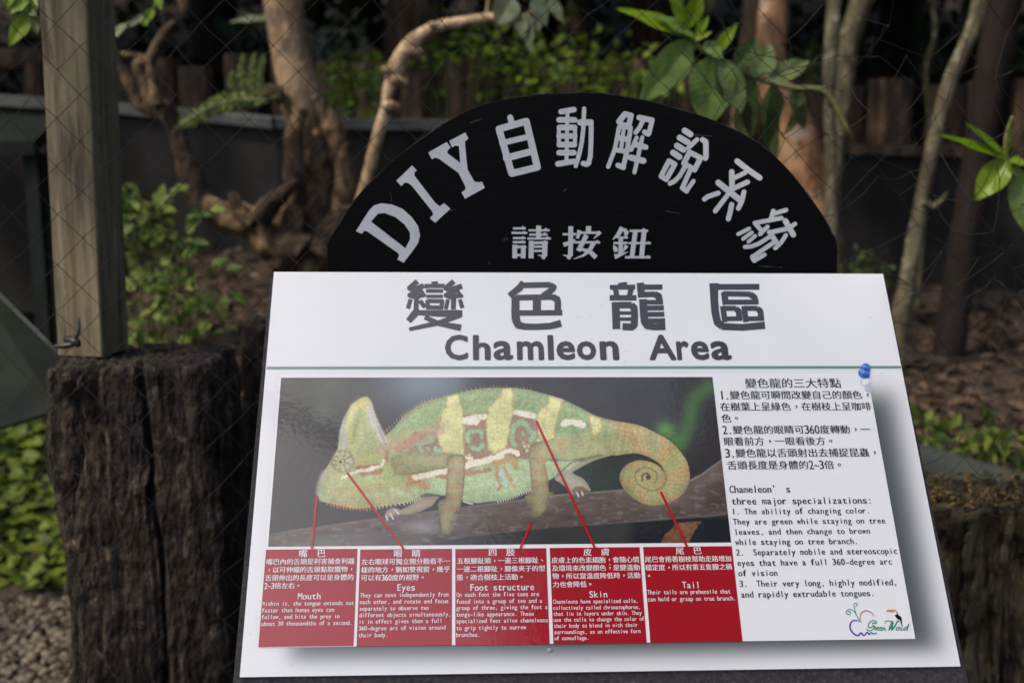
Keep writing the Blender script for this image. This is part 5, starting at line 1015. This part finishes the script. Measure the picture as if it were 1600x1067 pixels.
# fern beside the gnarled tree
def frond(mb, st, pts, Y, w0, lf, ls):
    q = crom(path(pts, Y), 40); tube(st, q[::6], [sz(w0, Y) / 2] * len(q[::6]), 6, 20)
    n = len(q); T = np.gradient(q, axis=0); T = norm(T)
    side = norm(np.cross(T, np.array([0, -1, .25]))); nrm = np.tile([0.1, -1, .35], (n, 1))
    for sgn in (-1, 1):
        D = T * .75 + side * sgn + RNG.normal(size=(n, 3)) * .15; tt = np.linspace(0, 1, n); L = sz(lf, Y) * (np.sin(math.pi * (tt * .85 + .12)) ** .7) * RNG.uniform(.8, 1.1, n)
        leaves(mb, q, D, nrm + RNG.normal(size=(n, 3)) * .3, L, L * ls)
Yf = 3.6
ft = thing('fern', 'light green fern with upright fronds against the gnarled tree', 'fern', tuple(at(430, 154, Yf + .12)))
for pts, w0, lf, yo in (([(412, 160), (405, 130), (408, 105), (413, 84)], 3, 9, 0), ([(400, 160), (392, 130), (395, 105), (398, 82)], 3, 9, 0), ([(388, 160), (378, 130), (378, 104), (380, 84)], 3, 9, .02), ([(376, 160), (366, 140), (362, 125), (364, 110)], 3, 9, .03),
                        ([(418, 158), (390, 156), (350, 160), (310, 178), (270, 205)], 4, 17, 0), ([(410, 160), (370, 165), (335, 170), (300, 190), (280, 186)], 4, 14, .05)):
    mb, st = MB(), MB(); frond(mb, st, pts, Yf + yo, w0, lf, .5); fo = build('frond', mb, M['shrub'], ft); build('stem', st, M['stem'], fo)
st = MB(); tube(st, [at(412, 158, Yf), at(424, 154, Yf + .1), at(440, 150, Yf + .2)], [.004, .006, .008], 7); build('root', st, M['stem'], ft)

# leafy shrubs: stems with leaf clumps
def shrub(name, label, cat, px0, px1, py0, py1, Y, n, L, m, dy=.25, clump=14, group=None, aspect=.55):
    c = at((px0 + px1) / 2, py1, Y); gzv = float(gz(c[0], Y)); t = thing(name, label, cat, (c[0], Y, gzv), group); mb, st = MB(), MB()
    for k in range(clump):
        u = RNG.random(); v = RNG.random() ** .8; px = px0 + (px1 - px0) * (.08 + .84 * u); py = py1 - (py1 - py0) * v
        yy = Y + RNG.uniform(-dy, dy); p = at(px, py, yy); b0 = np.array([c[0] + (p[0] - c[0]) * .4, Y, gzv - .02])
        tube(st, [b0, (b0 + p) / 2 + RNG.normal(size=3) * .03, p], [.004, .003, .002], 5, 8)
        k_ = max(3, int(n / clump)); rr = sz((px1 - px0) * .17, Y); P = p + RNG.normal(size=(k_, 3)) * rr * np.array([1, 1, .8]); D = norm(P - p) + np.array([0, -.4, .1]) + rand_dirs(k_) * .4
        leaves(mb, P, D, np.array([0, -.5, 1.0]) + rand_dirs(k_) * .5, RNG.uniform(.7, 1.25, k_) * L, RNG.uniform(.7, 1.2, k_) * L * aspect)
    build('foliage', mb, m, t); build('stem', st, M['stem'], t); return t
shrub('leafy_shrub', 'light green leafy shrub between the post and the gnarled tree', 'shrub', 180, 292, 325, 540, 3.5, 170, .058, M['shrub'], .15, 15, aspect=.66)
shrub('leafy_shrub', 'low green seedling patch close behind the left stump', 'shrub', 205, 335, 445, 548, 3.15, 120, .05, M['shrub'], .12, 9, aspect=.7)
shrub('leafy_shrub', 'dark green bush beside the gnarled tree above the grey rim', 'shrub', 515, 600, 108, 172, 4.95, 230, .05, M['ivy'], .1, 14)
shrub('grey_leaf_plant', 'grey green leafy plant in shadow right of the tan trunk', 'plant', 470, 575, 55, 115, 6.2, 200, .07, M['leaf_grey'], .3, 12)
shrub('creeper', 'bright green creeper growing over the logs above the bent branch', 'creeper', 640, 800, 52, 140, 5.4, 230, .055, M['ivy'], .2, 26)
shrub('creeper', 'bright green creeper over the logs directly above the arched board', 'creeper', 780, 960, 85, 160, 5.35, 330, .055, M['ivy'], .2, 30)
shrub('creeper', 'green creeper beneath the large pale leaves above the board', 'creeper', 930, 1060, 90, 165, 5.3, 210, .05, M['ivy'], .2, 20)
shrub('leafy_shrub', 'shaded bush behind the hanging dull leaves and the mottled trunk', 'shrub', 1230, 1320, 75, 150, 5.9, 200, .06, M['leaf_dull'], .3, 12)
for q0, lab in (((1440, 1500, 668, 706), 'leafy seedling at the left end of the green slab'), ((1500, 1560, 655, 712), 'leafy seedling behind the middle of the green slab'), ((1545, 1610, 672, 728), 'leafy seedling behind the right end of the green slab')):
    shrub('seedling', 'small green ' + lab, 'plant', q0[0], q0[1], q0[2], q0[3], 2.95, 34, .05, M['cover'], .08, 6, 'seedlings behind the green slab')
shrub('leafy_shrub', 'mossy green plant low against the right end of the black wall', 'shrub', 1310, 1370, 408, 440, 4.6, 160, .04, M['leaf_dull'], .1, 8)

# plastic sheets and table
def slab(name, label, cat, quad, thick, m, rimm=None):
    q = [at(*p) for p in quad]; nrm = norm(np.cross(q[1] - q[0], q[3] - q[0])); 
    if nrm[2] < 0: nrm = -nrm
    base = min(q, key=lambda p: p[2]); t = thing(name, label, cat, tuple(base)); mb = MB(); V = np.array(q + [p - nrm * thick for p in q])
    mb.add(V, [(0, 1, 2, 3), (7, 6, 5, 4), (0, 4, 5, 1), (1, 5, 6, 2), (2, 6, 7, 3), (3, 7, 4, 0)]); build('sheet', mb, m, t, smooth=False)
    mb = MB(); tube(mb, [q[0], q[1]], [.004, .004], 8, 8); build('edge_strip', mb, rimm or M['slab'], t); return t
slab('plastic_slab', 'grey green plastic slab behind the mossy right stump', 'slab', [(1400, 686, 2.62), (1700, 770, 2.62), (1700, 850, 2.26), (1400, 786, 2.26)], .02, M['slab'])
slab('plastic_sheet', 'grey green plastic sheet leaning left of the post foot', 'sheet', [(-70, 392, 3.6), (96, 556, 3.3), (90, 640, 3.05), (-70, 690, 3.0)], .012, M['glassy'])
tb = at(30, 175, 4.3); t = thing('garden_table', 'dark green table with rounded edge left of the post', 'table', (tb[0], 4.3, float(gz(tb[0], 4.3))))
mb = MB(); q = [at(-90, 158, 4.75), at(70, 166, 4.75), at(78, 196, 4.4), at(54, 236, 4.05), at(-90, 246, 4.0)]
q = np.array(q); zt_ = q[:, 2].mean(); tp = q.copy(); tp[:, 2] = zt_ + (q[:, 2] - zt_) * .6; bt_ = tp - np.array([0, 0, .05]); n = 5
mb.add(np.concatenate([tp, bt_]), [tuple(range(n))[::-1], tuple(range(n, 2 * n))] + [(i, (i + 1) % n, n + (i + 1) % n, n + i) for i in range(n)]); build('table_top', mb, M['table'], t, smooth=False)
for x, yq in ((50, 4.1), (64, 4.5), (-60, 4.1), (-50, 4.7)):
    p = at(x, 235, yq); mb = MB(); zg = float(gz(p[0], yq)); box(mb, (p[0] - .025, yq - .025, zg - .02), (p[0] + .025, yq + .025, tp[:, 2].min() - .03)); build('leg', mb, M['table'], t, smooth=False)
# fallen beam at the far left
mb = MB(); tube(mb, path([(-120, 84), (0, 92), (72, 94)], 6.0), [.06, .06, .06], 12, 20, .08, 8); tube(mb, path([(-120, 84), (-118, 200), (-116, 320)], 6.0), [.06, .06, .06], 12, 10, .08, 8); tube(mb, path([(55, 94), (56, 200), (56, 320)], 6.0), [.055, .06, .06], 12, 10, .08, 8)
tag(build('wooden_rail', mb, M['log'], loc=tuple(at(56, 320, 6.0))), 'dark horizontal wooden rail on posts far behind the left post', 'rail')

# ground cover, litter, pebbles
n = 3600; x = RNG.uniform(-2.9, -.95, n); y = RNG.uniform(3.3, 4.6, n); keep = x < -.385 * y; x, y = x[keep], y[keep]; n = len(x); z = gz(x, y) + RNG.uniform(.0, .07, n)
mb = MB(); D = rand_dirs(n); D[:, 2] = .25 * np.abs(D[:, 2]); leaves(mb, np.stack([x, y, z], 1), D, np.array([0, -.55, 1.0]) + rand_dirs(n) * .45, RNG.uniform(.035, .085, n), RNG.uniform(.03, .07, n), .15)
tag(build('ground_cover', mb, M['cover']), 'low bright green ground cover on the bank left of the stumps', 'ground cover', kind='stuff')
mb = MB(); ico = np.array([(math.cos(a) * math.cos(b), math.sin(a) * math.cos(b), math.sin(b)) for b in (-.9, 0, .9) for a in np.linspace(0, 2 * math.pi, 8)[:-1]] + [(0, 0, 1), (0, 0, -1)])
icf = [(r * 7 + i, r * 7 + (i + 1) % 7, (r + 1) * 7 + (i + 1) % 7, (r + 1) * 7 + i) for r in (0, 1) for i in range(7)] + [(14 + i, 14 + (i + 1) % 7, 21) for i in range(7)] + [((i + 1) % 7, i, 22) for i in range(7)]
for k in range(6500):
    x, y = RNG.uniform(-2.3, -.85), RNG.uniform(2.3, 3.5)
    if x > -.36 * y: continue
    s_ = RNG.uniform(.007, .019) * np.array([1, RNG.uniform(.7, 1), .6]); a = RNG.uniform(0, 6.3); rot = np.array([[math.cos(a), -math.sin(a), 0], [math.sin(a), math.cos(a), 0], [0, 0, 1]])
    mb.add(((ico * (1 + .18 * RNG.normal(size=(23, 1)).clip(-1.5, 1.5))) * s_) @ rot.T + np.array([x, y, float(gz(x, y)) + .006]), icf)
tag(build('pebbles', mb, M['pebble']), 'grey brown pebbles on the ground left of the stumps', 'pebbles', kind='stuff')
n = 3600; x = RNG.uniform(-1.9, 3.4, n); y = RNG.uniform(2.7, 5.2, n); keep = x > -.36 * y; x, y = x[keep], y[keep]; n = len(x); z = gz(x, y) + .012 + RNG.uniform(0, .02, n)
mb = MB(); D = rand_dirs(n); D[:, 2] *= .25; leaves(mb, np.stack([x, y, z], 1), D, np.array([0, -.2, 1.0]) + rand_dirs(n) * .5, RNG.uniform(.03, .085, n), RNG.uniform(.018, .045, n))
tag(build('leaf_litter', mb, M['litter']), 'dry brown leaves scattered over the ground behind the stumps', 'leaf litter', kind='stuff')

# ================================================================== FOREST and canopy
def crown(mb, c, rad, n, L):
    k = max(6, n // 90); cc = c + rand_dirs(k) * np.array(rad) * (RNG.random((k, 1)) ** .5); rr = min(rad) * .38
    for p in cc:
        m_ = n // k; P = p + RNG.normal(size=(m_, 3)) * rr * .55; leaves(mb, P, rand_dirs(m_) + np.array([0, 0, -.3]), rand_dirs(m_) + np.array([0, 0, .8]), RNG.uniform(.7, 1.3, m_) * L, RNG.uniform(.35, .6, m_) * L)
def forest_tree(label, x, y, r, h, cz, rad, n, L=.3, m='bark_dark', lean=0):
    z0 = float(gz(x, y)); t = thing('forest_tree', label, 'tree', (x, y, z0), 'shaded forest trees behind the enclosure')
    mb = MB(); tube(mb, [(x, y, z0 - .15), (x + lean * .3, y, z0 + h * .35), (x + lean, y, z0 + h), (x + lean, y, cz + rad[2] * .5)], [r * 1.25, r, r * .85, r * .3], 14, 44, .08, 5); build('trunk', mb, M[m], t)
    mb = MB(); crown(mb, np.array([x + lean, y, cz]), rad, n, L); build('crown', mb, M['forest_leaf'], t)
def fx(px, Y): return at(px, 0, Y)[0]
for px, Yt, r, m, lab in ((655, 7.0, .17, 'log', 'thick brown trunk above the bent pale branch'), (560, 8.5, .14, 'bark_dark', 'dark trunk right of the tan trunk in deep shade'), (800, 8.2, .12, 'log', 'brown trunk behind the hanging grey leaves'), (890, 7.6, .10, 'log', 'brown trunk behind the creeper left of the broad leaves'), (1020, 9.0, .16, 'log', 'brown trunk behind the tip of the largest yellow green leaf'),
                          (330, 8.0, .15, 'bark_dark', 'dark trunk in shade left of the tan trunk'), (120, 9.0, .18, 'bark_dark', 'dark trunk hidden behind the square post'), (1400, 8.6, .15, 'bark_dark', 'dark trunk behind the leaning sapling'), (1545, 7.4, .16, 'bark_dark', 'dark trunk behind the dark reddish trunk')):
    forest_tree('shaded ' + lab, fx(px, Yt), Yt, r, 3.4, 5.6 + RNG.uniform(-.4, .6), (2.3, 2.3, 1.3), 2200, .42, m, RNG.uniform(-.2, .2))
for x, y in ((-5.4, 6.4), (-5.5, 8.0), (4.6, 5.2), (5.8, 8.2), (-3.0, 11.5), (0.5, 12), (3.4, 11.6), (-7, 12), (7, 12), (-8, 4), (8, 4.5), (0, 16), (-5, 17), (5, 17), (-10, 18), (10, 18)):
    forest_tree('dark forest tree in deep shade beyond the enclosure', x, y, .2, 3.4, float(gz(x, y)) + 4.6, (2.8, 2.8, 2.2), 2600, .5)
# undergrowth on the dark slope
n = 4200; x = RNG.uniform(-9, 9, n); y = RNG.uniform(6.4, 15, n); z = gz(x, y) + RNG.random(n) ** 1.5 * (.5 + .9 * (fbm(np.stack([x, y, x * 0], -1) * .9, 2) + .4).clip(0, 1))
mb = MB(); leaves(mb, np.stack([x, y, z], 1), rand_dirs(n), np.array([0, -.5, 1]) + rand_dirs(n) * .6, RNG.uniform(.12, .28, n), RNG.uniform(.06, .14, n))
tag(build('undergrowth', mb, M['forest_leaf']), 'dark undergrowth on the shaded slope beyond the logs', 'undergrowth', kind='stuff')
# overhanging canopy of the enclosure's own trees
for o, c, rad, n in ((tr, (-2.5, 4.9, 4.2), (1.2, 1.1, .8), 2000), ('mottled_tree', (1.4, 4.9, 4.2), (2.0, 1.7, 1.0), 2600), ('leaning_sapling', (3.0, 4.0, 4.0), (1.6, 1.5, .9), 1800)):
    o = bpy.data.objects[o] if isinstance(o, str) else o; mb = MB(); crown(mb, np.array(c), rad, n, .3); build('crown', mb, M['forest_leaf'], o)
# the tree on the visitors' side whose crown darkens the right half of the reflection
t = thing('shade_tree', 'tall leafy tree on the visitors side, with left crowns added to shade the sign', 'tree', (3.6, -2.4, 0))
mb = MB(); tube(mb, [(3.6, -2.4, -.1), (3.5, -2.4, 2.5), (3.2, -2.4, 4.5), (2.8, -2.4, 6)], [.2, .16, .13, .06], 12, 30, .08, 5); build('trunk', mb, M['bark_lichen'], t)
mb = MB(); crown(mb, np.array([2.5, -2.4, 5.6]), (1.9, 1.7, 1.3), 4200, .26); crown(mb, np.array([-2.3, -.02, 5.0]), (1.2, .95, .5), 3600, .22); crown(mb, np.array([-1.75, -.42, 5.05]), (.5, .4, .3), 1000, .2); tube(mb, [(2.9, -2.4, 4.9), (.4, -1.9, 5.6), (-2.2, -.1, 5.0)], [.06, .05, .02], 8, 24); build('crown', mb, M['forest_leaf'], t)  # second and third crowns and their limb: unseen, added to block sun from the sign
